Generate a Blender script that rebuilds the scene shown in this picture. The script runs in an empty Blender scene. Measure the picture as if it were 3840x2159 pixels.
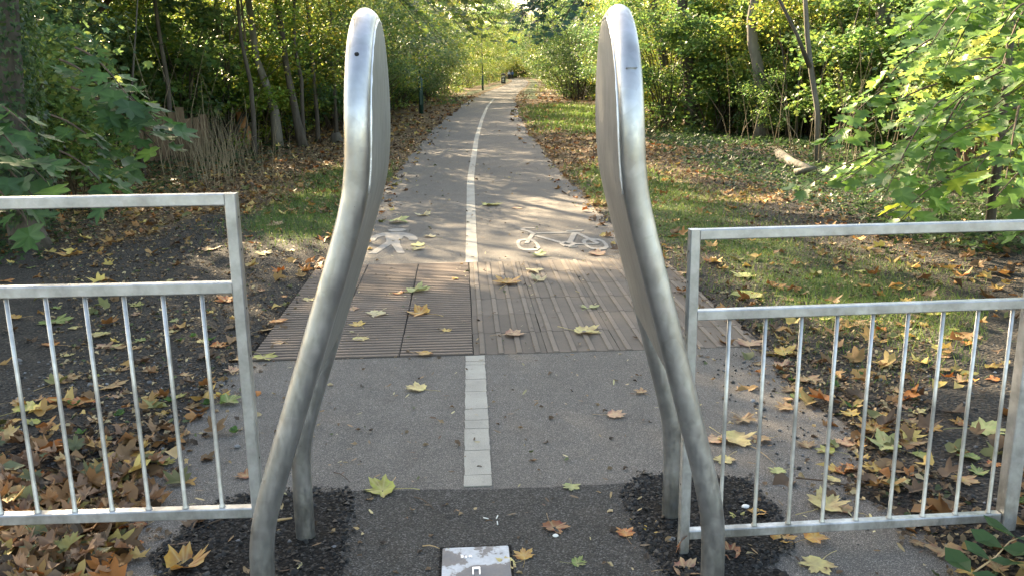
import bpy, math, random
import numpy as np
from mathutils import Matrix, Vector

random.seed(7)
rng = np.random.default_rng(7)
sc = bpy.context.scene
C = bpy.data.collections.new('scene'); sc.collection.children.link(C)

# ------------------------------------------------------------------ camera
EYE = 1.48
FPX = 3340.0                       # focal length in pixels of the 3840 wide photograph
PITCH, YAW, ROLL = math.radians(13.62), math.radians(-3.1), math.radians(-0.75)
cam_rot = Matrix.Rotation(YAW, 4, 'Z') @ Matrix.Rotation(math.pi/2 - PITCH, 4, 'X') @ Matrix.Rotation(ROLL, 4, 'Z')
cd = bpy.data.cameras.new('camera'); cam = bpy.data.objects.new('camera', cd); C.objects.link(cam)
cam.matrix_world = Matrix.Translation((0, 0, EYE)) @ cam_rot
cd.sensor_width = 36; cd.lens = FPX/3840*36; cd.clip_start = .05; cd.clip_end = 2000
sc.camera = cam

# ------------------------------------------------------------------ light
SUN_EL, SUN_AZ = math.radians(27), math.radians(-30)      # sun ahead of the viewer, to the left
world = bpy.data.worlds.new('World'); sc.world = world; world.use_nodes = True
nt = world.node_tree; nt.nodes.clear()
sky = nt.nodes.new('ShaderNodeTexSky'); sky.sky_type = 'NISHITA'; sky.sun_disc = False
sky.sun_elevation = SUN_EL; sky.sun_rotation = SUN_AZ; sky.air_density = 1.0; sky.dust_density = 1.5
bg = nt.nodes.new('ShaderNodeBackground'); bg.inputs['Strength'].default_value = 0.12
wo = nt.nodes.new('ShaderNodeOutputWorld')
nt.links.new(sky.outputs[0], bg.inputs[0]); nt.links.new(bg.outputs[0], wo.inputs[0])
sd = bpy.data.lights.new('sun', 'SUN'); sd.energy = 5.0; sd.angle = math.radians(0.5); sd.color = (1, .90, .74)
sun = bpy.data.objects.new('sun', sd); C.objects.link(sun)
sun_dir = Vector((math.sin(SUN_AZ)*math.cos(SUN_EL), math.cos(SUN_AZ)*math.cos(SUN_EL), math.sin(SUN_EL)))
sun.rotation_euler = sun_dir.to_track_quat('Z', 'Y').to_euler(); sun.location = (0, 0, 30)
vs = sc.view_settings; vs.view_transform = 'Standard'; vs.look = 'None'; vs.exposure = 2.75; vs.gamma = 1
vs.use_curve_mapping = False
vs.use_white_balance = True; vs.white_balance_temperature = 8600; vs.white_balance_tint = 10
sc.cycles.max_bounces = 8; sc.cycles.diffuse_bounces = 4; sc.cycles.transmission_bounces = 4
sc.cycles.glossy_bounces = 3; sc.cycles.caustics_reflective = False; sc.cycles.caustics_refractive = False
sc.cycles.sample_clamp_indirect = 6.0

# ------------------------------------------------------------------ helpers
def ground_at(x, y, z=0.0):
    """point of the ground plane seen at pixel x, y of the 2575 wide view of the photograph"""
    k = 3840/2575
    d = cam_rot.to_3x3() @ Vector(((x*k-1920)/FPX, -(y*k-1079.5)/FPX, -1))
    t = (z-EYE)/d.z
    return Vector((d.x*t, d.y*t, z))
def at_dist(x, y, Y):
    k = 3840/2575
    d = cam_rot.to_3x3() @ Vector(((x*k-1920)/FPX, -(y*k-1079.5)/FPX, -1))
    t = Y/d.y
    return Vector((d.x*t, Y, EYE+d.z*t))

def tag(o, label=None, cat=None, group=None, kind=None):
    if label: o['label'] = label
    if cat: o['category'] = cat
    if group: o['group'] = group
    if kind: o['kind'] = kind
    return o
def thing(name, label, cat, loc=(0, 0, 0), rz=0, group=None):
    o = bpy.data.objects.new(name, None); C.objects.link(o)
    o.location = loc; o.rotation_euler = (0, 0, rz); o.empty_display_size = .2
    return tag(o, label, cat, group)
def link(name, me, parent=None, loc=None):
    o = bpy.data.objects.new(name, me); C.objects.link(o)
    if parent is not None: o.parent = parent
    if loc is not None: o.location = loc
    return o
def struct(o): o['kind'] = 'structure'; return o

class MB:
    """collects polygons and turns them into one mesh"""
    def __init__(s): s.v = []; s.f = []; s.sm = []
    def add(s, vs, fs, smooth=False):
        n = len(s.v); s.v += [tuple(v) for v in vs]; s.f += [tuple(i+n for i in f) for f in fs]; s.sm += [smooth]*len(fs)
    def box(s, x0, x1, y0, y1, z0, z1, bev=0):
        if bev:
            b = bev
            pr = [(x0+b, y0), (x1-b, y0), (x1, y0+b), (x1, y1-b), (x1-b, y1), (x0+b, y1), (x0, y1-b), (x0, y0+b)]
            s.prism(pr, z0, z1); return
        s.add([(x0, y0, z0), (x1, y0, z0), (x1, y1, z0), (x0, y1, z0), (x0, y0, z1), (x1, y0, z1), (x1, y1, z1), (x0, y1, z1)],
              [(3, 2, 1, 0), (4, 5, 6, 7), (0, 1, 5, 4), (1, 2, 6, 5), (2, 3, 7, 6), (3, 0, 4, 7)])
    def prism(s, poly, z0, z1):
        n = len(poly)
        s.add([(x, y, z0) for x, y in poly]+[(x, y, z1) for x, y in poly],
              [tuple(range(n))[::-1], tuple(range(n, 2*n))]+[(i, (i+1) % n, n+(i+1) % n, n+i) for i in range(n)])
    def tube(s, pts, rad, n=10, cap=True, jitter=0):
        pts = [Vector(p) for p in pts]; N = len(pts)
        if not hasattr(rad, '__len__'): rad = [rad]*N
        t0 = (pts[1]-pts[0]).normalized()
        up = Vector((1, 0, 0)) if abs(t0.x) < .9 else Vector((0, 1, 0))
        u = t0.cross(up).normalized(); rings = []
        for i, p in enumerate(pts):
            t = (pts[min(i+1, N-1)]-pts[max(i-1, 0)]).normalized()
            u = (u-t*u.dot(t)).normalized(); w = t.cross(u)
            for k in range(n):
                a = 2*math.pi*k/n; r = rad[i]*(1+random.uniform(-jitter, jitter))
                rings.append(p+(u*math.cos(a)+w*math.sin(a))*r)
        fs = [(i*n+k, i*n+(k+1) % n, (i+1)*n+(k+1) % n, (i+1)*n+k) for i in range(N-1) for k in range(n)]
        if cap: fs += [tuple(range(n))[::-1], tuple(range((N-1)*n, N*n))]
        s.add(rings, fs, True)
    def mesh(s, name, mat):
        me = bpy.data.meshes.new(name); me.from_pydata(s.v, [], s.f)
        me.polygons.foreach_set('use_smooth', s.sm)
        if mat: me.materials.append(mat)
        me.update(); return me
    def build(s, name, mat, parent=None, loc=None): return link(name, s.mesh(name, mat), parent, loc)

# ------------------------------------------------------------------ materials
def new_mat(name):
    m = bpy.data.materials.new(name); m.use_nodes = True; t = m.node_tree
    return m, t, t.nodes['Principled BSDF'], t.nodes['Material Output']
def nd(t, typ, **kw):
    n = t.nodes.new(typ)
    for k, v in kw.items():
        if k.startswith('i_'): n.inputs[int(k[2:]) if k[2:].isdigit() else k[2:]].default_value = v
        else: setattr(n, k, v)
    return n
def ramp(t, fac, stops, interp='LINEAR'):
    r = t.nodes.new('ShaderNodeValToRGB'); cr = r.color_ramp; cr.interpolation = interp
    while len(cr.elements) < len(stops): cr.elements.new(.5)
    for e, (p, c) in zip(cr.elements, stops): e.position = p; e.color = (c+(1,)) if len(c) == 3 else c
    t.links.new(fac, r.inputs[0]); return r.outputs[0]
def mixc(t, fac, a, b, mode='MIX'):
    n = t.nodes.new('ShaderNodeMix'); n.data_type = 'RGBA'; n.blend_type = mode
    for s, v in ((n.inputs[0], fac), (n.inputs[6], a), (n.inputs[7], b)):
        if hasattr(v, 'is_linked'): t.links.new(v, s)
        elif isinstance(v, (int, float)): s.default_value = v
        else: s.default_value = tuple(v)+((1,) if len(v) == 3 else ())
    return n.outputs[2]
def obj_co(t, world=False):
    if world:
        return t.nodes.new('ShaderNodeNewGeometry').outputs['Position']
    return t.nodes.new('ShaderNodeTexCoord').outputs['Object']
def noise(t, co, scale, detail=3, rough=.55, stretch=None):
    if stretch:
        mp = nd(t, 'ShaderNodeMapping'); mp.inputs['Scale'].default_value = stretch; t.links.new(co, mp.inputs[0]); co = mp.outputs[0]
    n = nd(t, 'ShaderNodeTexNoise'); n.inputs['Scale'].default_value = scale; n.inputs['Detail'].default_value = detail
    n.inputs['Roughness'].default_value = rough; t.links.new(co, n.inputs['Vector']); return n.outputs['Fac']
def voro(t, co, scale, out='Distance', feature='F1'):
    n = nd(t, 'ShaderNodeTexVoronoi', feature=feature); n.inputs['Scale'].default_value = scale
    t.links.new(co, n.inputs['Vector']); return n.outputs[out]
def bump(t, p, h, strength, dist):
    b = nd(t, 'ShaderNodeBump'); b.inputs['Strength'].default_value = strength; b.inputs['Distance'].default_value = dist
    t.links.new(h, b.inputs['Height']); t.links.new(b.outputs[0], p.inputs['Normal']); return b
def math_n(t, op, a, b=None, c=None):
    n = nd(t, 'ShaderNodeMath', operation=op)
    for i, v in enumerate((a, b, c)):
        if v is None: continue
        if hasattr(v, 'is_linked'): t.links.new(v, n.inputs[i])
        else: n.inputs[i].default_value = v
    return n.outputs[0]

def galvanised(name, base, rough, mott, scale, dirt_and_dark=0.0, metal=.8):
    m, t, p, o = new_mat(name); co = obj_co(t)
    a = noise(t, co, scale, 4, .6); b = noise(t, co, scale*7, 3, .7, (1, 1, .35)); c = voro(t, co, scale*3, 'Color')
    v = mixc(t, .07, ramp(t, a, [(.3, tuple(x*(1-mott) for x in base)), (.7, tuple(min(1, x*(1+mott)) for x in base))]), c, 'OVERLAY')
    bwc = nd(t, 'ShaderNodeHueSaturation'); bwc.inputs['Saturation'].default_value = .16; t.links.new(v, bwc.inputs['Color'])
    spots = noise(t, co, 55, 4, .75)
    col = mixc(t, ramp(t, spots, [(.70, (0, 0, 0)), (.76, (1, 1, 1))]), bwc.outputs[0], (.09, .085, .08))
    if dirt_and_dark:
        sx = nd(t, 'ShaderNodeSeparateXYZ'); t.links.new(obj_co(t, True), sx.inputs[0])
        g = math_n(t, 'MULTIPLY', ramp(t, sx.outputs[2], [(0.02, (1, 1, 1)), (.42, (0, 0, 0))]), ramp(t, noise(t, co, 9, 5, .7, (1, 1, .4)), [(.42, (0, 0, 0)), (.62, (1, 1, 1))]))
        col = mixc(t, math_n(t, 'MULTIPLY', g, dirt_and_dark), col, (.13, .125, .10))
    t.links.new(col, p.inputs['Base Color'])
    scr = noise(t, co, 40, 6, .8, (3.0, 3.0, .10)); patch_ = noise(t, co, 3.2, 3, .6)
    sm_ = math_n(t, 'MULTIPLY', ramp(t, scr, [(.60, (0,)*3), (.70, (1,)*3)]), ramp(t, patch_, [(.45, (0,)*3), (.6, (.6,)*3)]))
    col = mixc(t, sm_, col, tuple(min(1, c*1.75) for c in base)); col = mixc(t, ramp(t, noise(t, co, 6, 6, .75, (1, 1, .5)), [(.52, (0,)*3), (.68, (.45,)*3)]), col, tuple(c*.55 for c in base))
    p.inputs['Metallic'].default_value = metal
    t.links.new(ramp(t, b, [(.3, (rough-.08,)*3), (.7, (rough+.12,)*3)]), p.inputs['Roughness'])
    bump(t, p, b, .12, .0015)
    return m
M = {}
M['tube'] = galvanised('galvanised_tube', (.33, .375, .415), .36, .22, 9, .75, .9)
M['plate'] = galvanised('galvanised_plate', (.23, .222, .20), .55, .10, 5, 0, .35)
M['rail'] = galvanised('galvanised_rail', (.43, .46, .485), .42, .24, 16, .7, .75)
def weld_mat():
    m, t, p, o = new_mat('weld_bead'); p.inputs['Base Color'].default_value = (.75, .76, .78, 1); p.inputs['Metallic'].default_value = .6; p.inputs['Roughness'].default_value = .35
    bump(t, p, noise(t, obj_co(t), 160), .5, .003); return m
M['weld'] = weld_mat()
def plain(name, col, rough=.6, metal=0, nscale=None, var=.25, bmp=0):
    m, t, p, o = new_mat(name); p.inputs['Roughness'].default_value = rough; p.inputs['Metallic'].default_value = metal
    if nscale:
        a = noise(t, obj_co(t), nscale, 5, .65)
        t.links.new(ramp(t, a, [(.3, tuple(c*(1-var) for c in col)), (.7, tuple(min(1, c*(1+var)) for c in col))]), p.inputs['Base Color'])
        if bmp: bump(t, p, a, bmp, .02)
    else: p.inputs['Base Color'].default_value = col+(1,)
    return m

def asphalt(name, dark, light, agg, bstr=.6, spec=.4, fine=420):
    m, t, p, o = new_mat(name); co = obj_co(t, True)
    cell = voro(t, co, fine, 'Color'); sep = nd(t, 'ShaderNodeSeparateColor'); t.links.new(cell, sep.inputs[0])
    base = ramp(t, sep.outputs[0], [(0, dark), (.45, tuple((a+b)/2 for a, b in zip(dark, light))), (.8, light), (1, agg)])
    big = noise(t, co, .9, 6, .65); mid = noise(t, co, 7, 5, .6)
    base = mixc(t, .45, base, ramp(t, big, [(.3, (.38, .37, .36)), (.72, (.62, .61, .60))]), 'OVERLAY')
    base = mixc(t, .25, base, ramp(t, mid, [(.3, (.3, .29, .28)), (.7, (.68, .66, .64))]), 'OVERLAY')
    st = noise(t, co, 3.1, 6, .7)
    base = mixc(t, ramp(t, st, [(.60, (0, 0, 0)), (.74, (.45,)*3)]), base, (.06, .048, .036))
    t.links.new(base, p.inputs['Base Color']); p.inputs['Roughness'].default_value = .88; p.inputs['Specular IOR Level'].default_value = spec
    h = voro(t, co, fine*.62, 'Distance'); bump(t, p, h, bstr, .004)
    return m
M['asphalt'] = asphalt('old_tarmac', (.072, .065, .059), (.150, .138, .126), (.34, .31, .28), .6, .35, 400)
M['newtar'] = asphalt('newer_tarmac', (.022, .021, .020), (.068, .064, .060), (.15, .145, .14), 1.0, .3, 240)
M['blacktar'] = asphalt('loose_black_tarmac', (.005, .005, .005), (.018, .0175, .0175), (.075, .07, .065), 1.0, .12, 130)

def paint_mat():
    m, t, p, o = new_mat('worn_road_paint'); co = obj_co(t, True)
    a = noise(t, co, 30, 6, .75); b = noise(t, co, 4, 3)
    col = ramp(t, b, [(.3, (.25, .235, .205)), (.7, (.36, .34, .295))])
    col = mixc(t, ramp(t, a, [(.60, (0, 0, 0)), (.70, (1, 1, 1))]), col, (.19, .175, .155))
    col = mixc(t, .35, col, ramp(t, noise(t, co, 260, 2), [(.35, (.3,)*3), (.65, (.7,)*3)]), 'OVERLAY')
    t.links.new(col, p.inputs['Base Color']); p.inputs['Roughness'].default_value = .75
    bump(t, p, noise(t, co, 240, 3), .4, .003); return m
M['paint'] = paint_mat()
def symbol_mat():
    m, t, p, o = new_mat('faded_symbol_paint'); co = obj_co(t, True)
    a = noise(t, co, 25, 6, .8)
    t.links.new(mixc(t, ramp(t, a, [(.50, (0, 0, 0)), (.66, (1, 1, 1))]), (.27, .25, .23), (.16, .148, .135)), p.inputs['Base Color'])
    p.inputs['Roughness'].default_value = .8; return m
M['symbol'] = symbol_mat()

def slab_mat(name, col, dirt_and_dark):
    m, t, p, o = new_mat(name); co = obj_co(t, True)
    oi = nd(t, 'ShaderNodeObjectInfo')
    base = mixc(t, oi.outputs['Random'], tuple(c*.84 for c in col), tuple(c*1.14 for c in col))
    base = mixc(t, .5, base, ramp(t, noise(t, co, 6, 6, .7), [(.3, (.33, .33, .32)), (.7, (.66, .64, .61))]), 'OVERLAY')
    base = mixc(t, .4, base, ramp(t, noise(t, co, 300, 2), [(.35, (.3,)*3), (.65, (.7,)*3)]), 'OVERLAY')
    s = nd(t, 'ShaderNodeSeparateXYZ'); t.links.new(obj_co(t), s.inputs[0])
    # darker between the bars, plus thin dark lines along the tramline bar edges
    base = mixc(t, math_n(t, 'MULTIPLY', ramp(t, s.outputs[2], [(.0005, (1,)*3), (.004, (0,)*3)]), dirt_and_dark), base, (.036, .030, .025))
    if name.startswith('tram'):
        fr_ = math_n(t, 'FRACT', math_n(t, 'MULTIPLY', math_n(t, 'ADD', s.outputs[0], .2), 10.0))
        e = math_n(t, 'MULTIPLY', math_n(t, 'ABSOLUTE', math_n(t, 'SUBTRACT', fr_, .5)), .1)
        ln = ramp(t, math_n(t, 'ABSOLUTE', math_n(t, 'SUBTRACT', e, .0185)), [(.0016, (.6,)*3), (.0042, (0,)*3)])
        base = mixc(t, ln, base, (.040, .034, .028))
    t.links.new(base, p.inputs['Base Color']); p.inputs['Roughness'].default_value = .85
    bump(t, p, noise(t, co, 220, 3), .4, .003); return m
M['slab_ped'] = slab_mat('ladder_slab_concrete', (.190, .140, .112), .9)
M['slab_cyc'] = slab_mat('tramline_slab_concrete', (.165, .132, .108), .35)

def soil_mat():
    m, t, p, o = new_mat('woodland_soil'); co = obj_co(t, True)
    at = nd(t, 'ShaderNodeAttribute', attribute_name='zone'); sp = nd(t, 'ShaderNodeSeparateColor'); t.links.new(at.outputs['Color'], sp.inputs[0])
    cell = voro(t, co, 110, 'Color'); sc_ = nd(t, 'ShaderNodeSeparateColor'); t.links.new(cell, sc_.inputs[0])
    soil = ramp(t, sc_.outputs[0], [(0, (.009, .007, .006)), (.6, (.021, .017, .014)), (.93, (.040, .032, .025)), (1, (.12, .10, .08))])
    lit = voro(t, co, 30, 'Color'); sl = nd(t, 'ShaderNodeSeparateColor'); t.links.new(lit, sl.inputs[0])
    litter = ramp(t, sl.outputs[0], [(0, (.03, .018, .009)), (.4, (.095, .05, .02)), (.75, (.18, .10, .035)), (1, (.30, .20, .07))])
    gr = ramp(t, noise(t, co, 45, 5, .7), [(.3, (.020, .032, .010)), (.5, (.045, .075, .018)), (.75, (.09, .12, .035))])
    n1 = noise(t, co, 9, 5, .7)
    gm = ramp(t, math_n(t, 'ADD', sp.outputs[0], math_n(t, 'MULTIPLY', math_n(t, 'SUBTRACT', n1, .5), 1.2)), [(.42, (0,)*3), (.62, (1,)*3)])
    lm = ramp(t, math_n(t, 'ADD', sp.outputs[1], math_n(t, 'MULTIPLY', math_n(t, 'SUBTRACT', noise(t, co, 14, 5, .7), .5), 1.4)), [(.42, (0,)*3), (.6, (1,)*3)])
    col = mixc(t, lm, soil, litter); col = mixc(t, gm, col, gr)
    t.links.new(col, p.inputs['Base Color']); p.inputs['Roughness'].default_value = .95
    bump(t, p, voro(t, co, 55, 'Distance'), .8, .02); return m
M['soil'] = soil_mat()

def leaf_mat(name, mode='attr', transl=.42, gloss=.47, hue_noise=True):
    """leaf with light passing through; colour from the mesh tint times the object colour"""
    m, t, p, o = new_mat(name)
    at = nd(t, 'ShaderNodeAttribute', attribute_name='tint')
    oi = nd(t, 'ShaderNodeObjectInfo')
    if mode == 'attr': col = at.outputs['Color']
    else: col = oi.outputs['Color']
    if mode == 'both': col = mixc(t, 1.0, at.outputs['Color'], oi.outputs['Color'], 'MULTIPLY')
    if mode == 'object':
        co = obj_co(t); a = noise(t, co, 6, 5, .7); r2 = noise(t, co, 2.2, 3, .6)
        hs = nd(t, 'ShaderNodeHueSaturation'); hs.inputs['Hue'].default_value = .465; hs.inputs['Value'].default_value = .62; t.links.new(col, hs.inputs['Color'])
        col = mixc(t, ramp(t, r2, [(.42, (0,)*3), (.62, (1,)*3)]), col, hs.outputs[0])
        col = mixc(t, ramp(t, a, [(.56, (0,)*3), (.72, (.7,)*3)]), col, (.12, .055, .02))
        col = mixc(t, math_n(t, 'MULTIPLY', at.outputs['Fac'], .45), col, (.50, .42, .22))
    t.links.new(col, p.inputs['Base Color']); p.inputs['Roughness'].default_value = gloss
    p.inputs['Specular IOR Level'].default_value = .38
    tr = nd(t, 'ShaderNodeBsdfTranslucent')
    br = nd(t, 'ShaderNodeHueSaturation'); br.inputs['Hue'].default_value = .485; br.inputs['Saturation'].default_value = 1.0; br.inputs['Value'].default_value = 1.9
    t.links.new(col, br.inputs['Color']); t.links.new(br.outputs[0], tr.inputs[0])
    mx = nd(t, 'ShaderNodeMixShader'); mx.inputs[0].default_value = transl
    t.links.new(p.outputs[0], mx.inputs[1]); t.links.new(tr.outputs[0], mx.inputs[2]); t.links.new(mx.outputs[0], o.inputs[0])
    return m
M['leaf'] = leaf_mat('tree_leaf', 'both')
M['litter'] = leaf_mat('fallen_leaf_litter', 'attr', .12, .65)
M['fallen'] = leaf_mat('fallen_leaf', 'object', .15, .6)
M['grass'] = leaf_mat('grass_blade', 'attr', .35, .6)
def bark(name, a, b, s=6):
    m, t, p, o = new_mat(name); co = obj_co(t)
    n = noise(t, co, s, 6, .7, (1, 1, .22)); n2 = noise(t, co, 1.3, 3)
    col = ramp(t, n, [(.3, a), (.7, b)])
    col = mixc(t, ramp(t, n2, [(.5, (0,)*3), (.7, (.5,)*3)]), col, (.05, .065, .03))
    t.links.new(col, p.inputs['Base Color']); p.inputs['Roughness'].default_value = .9
    bump(t, p, n, .8, .03); return m
M['bark'] = bark('brown_bark', (.035, .028, .022), (.12, .10, .08), 9)
M['bark_pale'] = bark('pale_bark', (.09, .08, .065), (.22, .20, .165), 7)
M['stem'] = bark('dry_stem', (.16, .12, .075), (.38, .30, .19), 12)
M['sun_tinted_wood'] = bark('sun_tinted_wood', (.26, .11, .04), (.50, .24, .10), 14)  # orange glow of low sun put into the wood colour
M['fence_wood'] = bark('weathered_boards', (.10, .065, .04), (.22, .15, .095), 8)
M['green_paint'] = plain('dark_green_paint', (.012, .055, .045), .45, 0, 8, .3)
M['black_plastic'] = plain('black_plastic', (.018, .018, .02), .45, 0, 8, .3)
M['white_sticker'] = plain('white_sticker', (.72, .72, .70), .5)
M['blue_coat'] = plain('blue_coat', (.07, .14, .24), .8, 0, 9)
M['pale_coat'] = plain('pale_coat', (.42, .46, .52), .8, 0, 9)
M['trousers'] = plain('dark_trousers', (.018, .018, .022), .85)
M['skin'] = plain('skin', (.45, .26, .19), .6)
M['hair'] = plain('grey_hair', (.45, .42, .38), .7)
M['stone'] = plain('pebble', (.16, .16, .165), .8, 0, 25, .5)
M['twig'] = plain('twig_bark', (.07, .045, .03), .9, 0, 30, .4)
M['straw'] = plain('dry_petiole', (.42, .28, .14), .7)
M['hole'] = plain('dark_hole', (.006, .006, .007), .9)

# ------------------------------------------------------------------ the course of the path
PC = [(-8, .04), (4.6, .13), (7, .16), (11.3, .20), (16, .28), (23, .46), (33, .84), (48.6, 1.68), (70, 3.3), (90, 5.2), (110, 6.9), (136, 8.95), (160, 10.4), (185, 11.4), (220, 12.5), (300, 12)]
def pc(y): return float(np.interp(y, [a for a, b in PC], [b for a, b in PC]))
def pcv(y): return np.interp(y, [a for a, b in PC], [b for a, b in PC])
def vnoise(x, y, s, seed=0):
    """smooth value noise with numpy"""
    x = np.asarray(x, float)*s+seed*17.3; y = np.asarray(y, float)*s+seed*9.1
    xi = np.floor(x).astype(int); yi = np.floor(y).astype(int); fx = x-xi; fy = y-yi
    fx = fx*fx*(3-2*fx); fy = fy*fy*(3-2*fy)
    def h(a, b):
        n = (a*374761393+b*668265263+seed*982451653) & 0x7fffffff
        n = ((n ^ (n >> 13))*1274126177) & 0x7fffffff
        return ((n ^ (n >> 16)) & 0xffff)/65535.0
    return (h(xi, yi)*(1-fx)+h(xi+1, yi)*fx)*(1-fy)+(h(xi, yi+1)*(1-fx)+h(xi+1, yi+1)*fx)*fy
def fbm(x, y, s, seed=0): return (vnoise(x, y, s, seed)*.5+vnoise(x, y, s*2.1, seed+1)*.3+vnoise(x, y, s*4.3, seed+2)*.2)
def off_edge(x, y):
    """signed distance outside the tarmac edge (negative = on the tarmac)"""
    x = np.asarray(x, float); y = np.asarray(y, float); c = pcv(y)
    wl = np.interp(y, [0, 2.3, 3.0, 4.6, 6.9, 7.4, 12], [1.33, 1.30, 1.30, 1.32, 1.30, 1.22, 1.20])
    wr = np.interp(y, [0, 2.3, 2.6, 2.85, 3.3, 4.6, 6.9, 7.4, 12], [1.40, 1.38, 1.36, 1.22, 1.42, 1.44, 1.40, 1.26, 1.22])
    d = np.where(x < c, (c-x)-wl, (x-c)-wr)
    return d-.03+(fbm(x, y, 3.0, 5)-.5)*.16+(fbm(x, y, 14, 8)-.5)*.06
def zg(x, y):
    """height of the soil sheet"""
    d = off_edge(x, y)
    z = -.03+.045*np.clip((d+.06)/.12, 0, 1)+.02*np.clip(d/.6, 0, 1)
    z = z+np.clip(d/.5, 0, 1)*((fbm(x, y, 2.2, 11)-.5)*.06+(fbm(x, y, .3, 13)-.5)*.22*np.clip(d/4, 0, 1))
    far = np.clip((np.abs(np.asarray(x)-pcv(np.asarray(y)))-12)/40, 0, 1)
    return z+far*1.2
def surf(x, y): return np.maximum(zg(x, y), 0.0)

def zone_grass(x, y):
    x = np.asarray(x, float); y = np.asarray(y, float); c = pcv(y); d = off_edge(x, y); n = fbm(x, y, 1.1, 21); n2 = fbm(x, y, .45, 31)
    left = (x < c); g = np.zeros_like(d)
    gl = np.exp(-((d-.55)/.62)**2)*np.clip((y-7.2)/1.5, 0, 1)*np.clip((15.5-y)/2, 0, 1)
    gl2 = .75*np.exp(-((d-.9)/.7)**2)*np.clip((y-40)/6, 0, 1)
    gr = np.exp(-((d-.75)/.75)**2)*np.clip((y-6.2)/2.0, 0, 1)*np.clip((14.5-y)/1.5, 0, 1)
    gr1 = .62*np.exp(-((d-1.0)/.9)**2)*np.clip((y-3.6)/1.5, 0, 1)*np.clip((7.5-y)/1.5, 0, 1)
    gr2 = np.exp(-((d-2.0)/1.6)**2)*np.clip((y-20)/3, 0, 1)*np.clip((42-y)/5, 0, 1)*1.1
    gr3 = .8*np.exp(-((d-.8)/.8)**2)*np.clip((y-45)/6, 0, 1)
    g = np.where(left, gl+gl2, gr+gr1+gr2+gr3)*(.35+1.2*n)
    return np.clip(g, 0, 1)*(d > .02)
def zone_litter(x, y):
    x = np.asarray(x, float); y = np.asarray(y, float); c = pcv(y); d = off_edge(x, y); n = fbm(x, y, .7, 41)
    left = x < c
    ll = np.where(y < 9.5, .42*np.clip((y-5.5)/3, 0, 1)*np.clip((d-.9)/1.0, 0, 1)+.05+.85*np.exp(-((y-2.6)/.75)**2), .80)
    lr = np.where(y < 9.5, .16+.22*np.clip((d-1.4)/1, 0, 1), .62)
    lr = np.where((y > 14) & (y < 22), .80, lr)*(1-.6*np.clip((d-2.2)/1, 0, 1)*(y < 20))
    return np.clip(np.where(left, ll, lr)*(.55+.9*n), 0, 1)*(d > -.05)

# ------------------------------------------------------------------ ground
def make_ground():
    ys = [-30, -20, -12, -7, -4, -2, -1, 0, .8]; y = 1.4
    while y < 420: ys.append(y); y += max(.035, min(12, .035+(y-5)*.012)) if y > 5 else .035
    xs = [-3.2+.045*i for i in range(int(6.6/.045))]
    x = xs[-1]; st = .05
    while x < 130: x += st; st *= 1.06; xs.append(x)
    x = xs[0]; st = .05; l = []
    while x > -130: x -= st; st *= 1.06; l.append(x)
    xs = np.array(l[::-1]+xs); ys = np.array(ys); nx, ny = len(xs), len(ys)
    X, Y = np.meshgrid(xs, ys)
    Xs = X+pcv(Y)*np.clip((Y-5)/10, 0, 1)
    Z = zg(Xs, Y)
    V = np.stack([Xs, Y, Z], -1).reshape(-1, 3)
    i = np.arange((ny-1)*(nx-1)); r = i//(nx-1); c = i % (nx-1); a = r*nx+c
    Fq = np.stack([a, a+1, a+nx+1, a+nx], -1)
    me = bpy.data.meshes.new('ground'); me.vertices.add(len(V)); me.vertices.foreach_set('co', V.ravel())
    me.loops.add(Fq.size); me.loops.foreach_set('vertex_index', Fq.ravel().astype(np.int32))
    me.polygons.add(len(Fq)); me.polygons.foreach_set('loop_start', np.arange(len(Fq), dtype=np.int32)*4)
    me.polygons.foreach_set('use_smooth', np.ones(len(Fq), bool))
    me.update(calc_edges=True)
    at = me.attributes.new('zone', 'FLOAT_COLOR', 'POINT')
    z = np.zeros((len(V), 4)); z[:, 0] = zone_grass(Xs, Y).ravel(); z[:, 1] = zone_litter(Xs, Y).ravel(); z[:, 3] = 1
    at.data.foreach_set('color', z.ravel()); me.materials.append(M['soil'])
    return struct(link('ground', me))
make_ground()
def ribbon(name, y0, y1, lo, hi, z, mat, step=.5):
    mb = MB(); ys = list(np.arange(y0, y1, step))+[y1]; vs = []
    for y in ys: vs += [(pc(y)+lo, y, z), (pc(y)+hi, y, z)]
    mb.add(vs, [(2*i, 2*i+1, 2*i+3, 2*i+2) for i in range(len(ys)-1)]); return struct(mb.build(name, mat))
# the slab bed is cut out of the path: two sheets, one on each side of the slabs
SY0, SY1, SX0, SX1 = 4.595, 6.998, -1.17, 1.645
ribbon('path', SY1, 300, -1.55, 1.65, -.002, M['asphalt'], 1.0)
mb = MB(); mb.add([(-2.2, -6, -.002), (2.2, -6, -.002), (2.2, SY0, -.002), (-2.2, SY0, -.002)], [(0, 1, 2, 3)])
struct(mb.build('gateway_tarmac', M['asphalt']))

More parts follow.
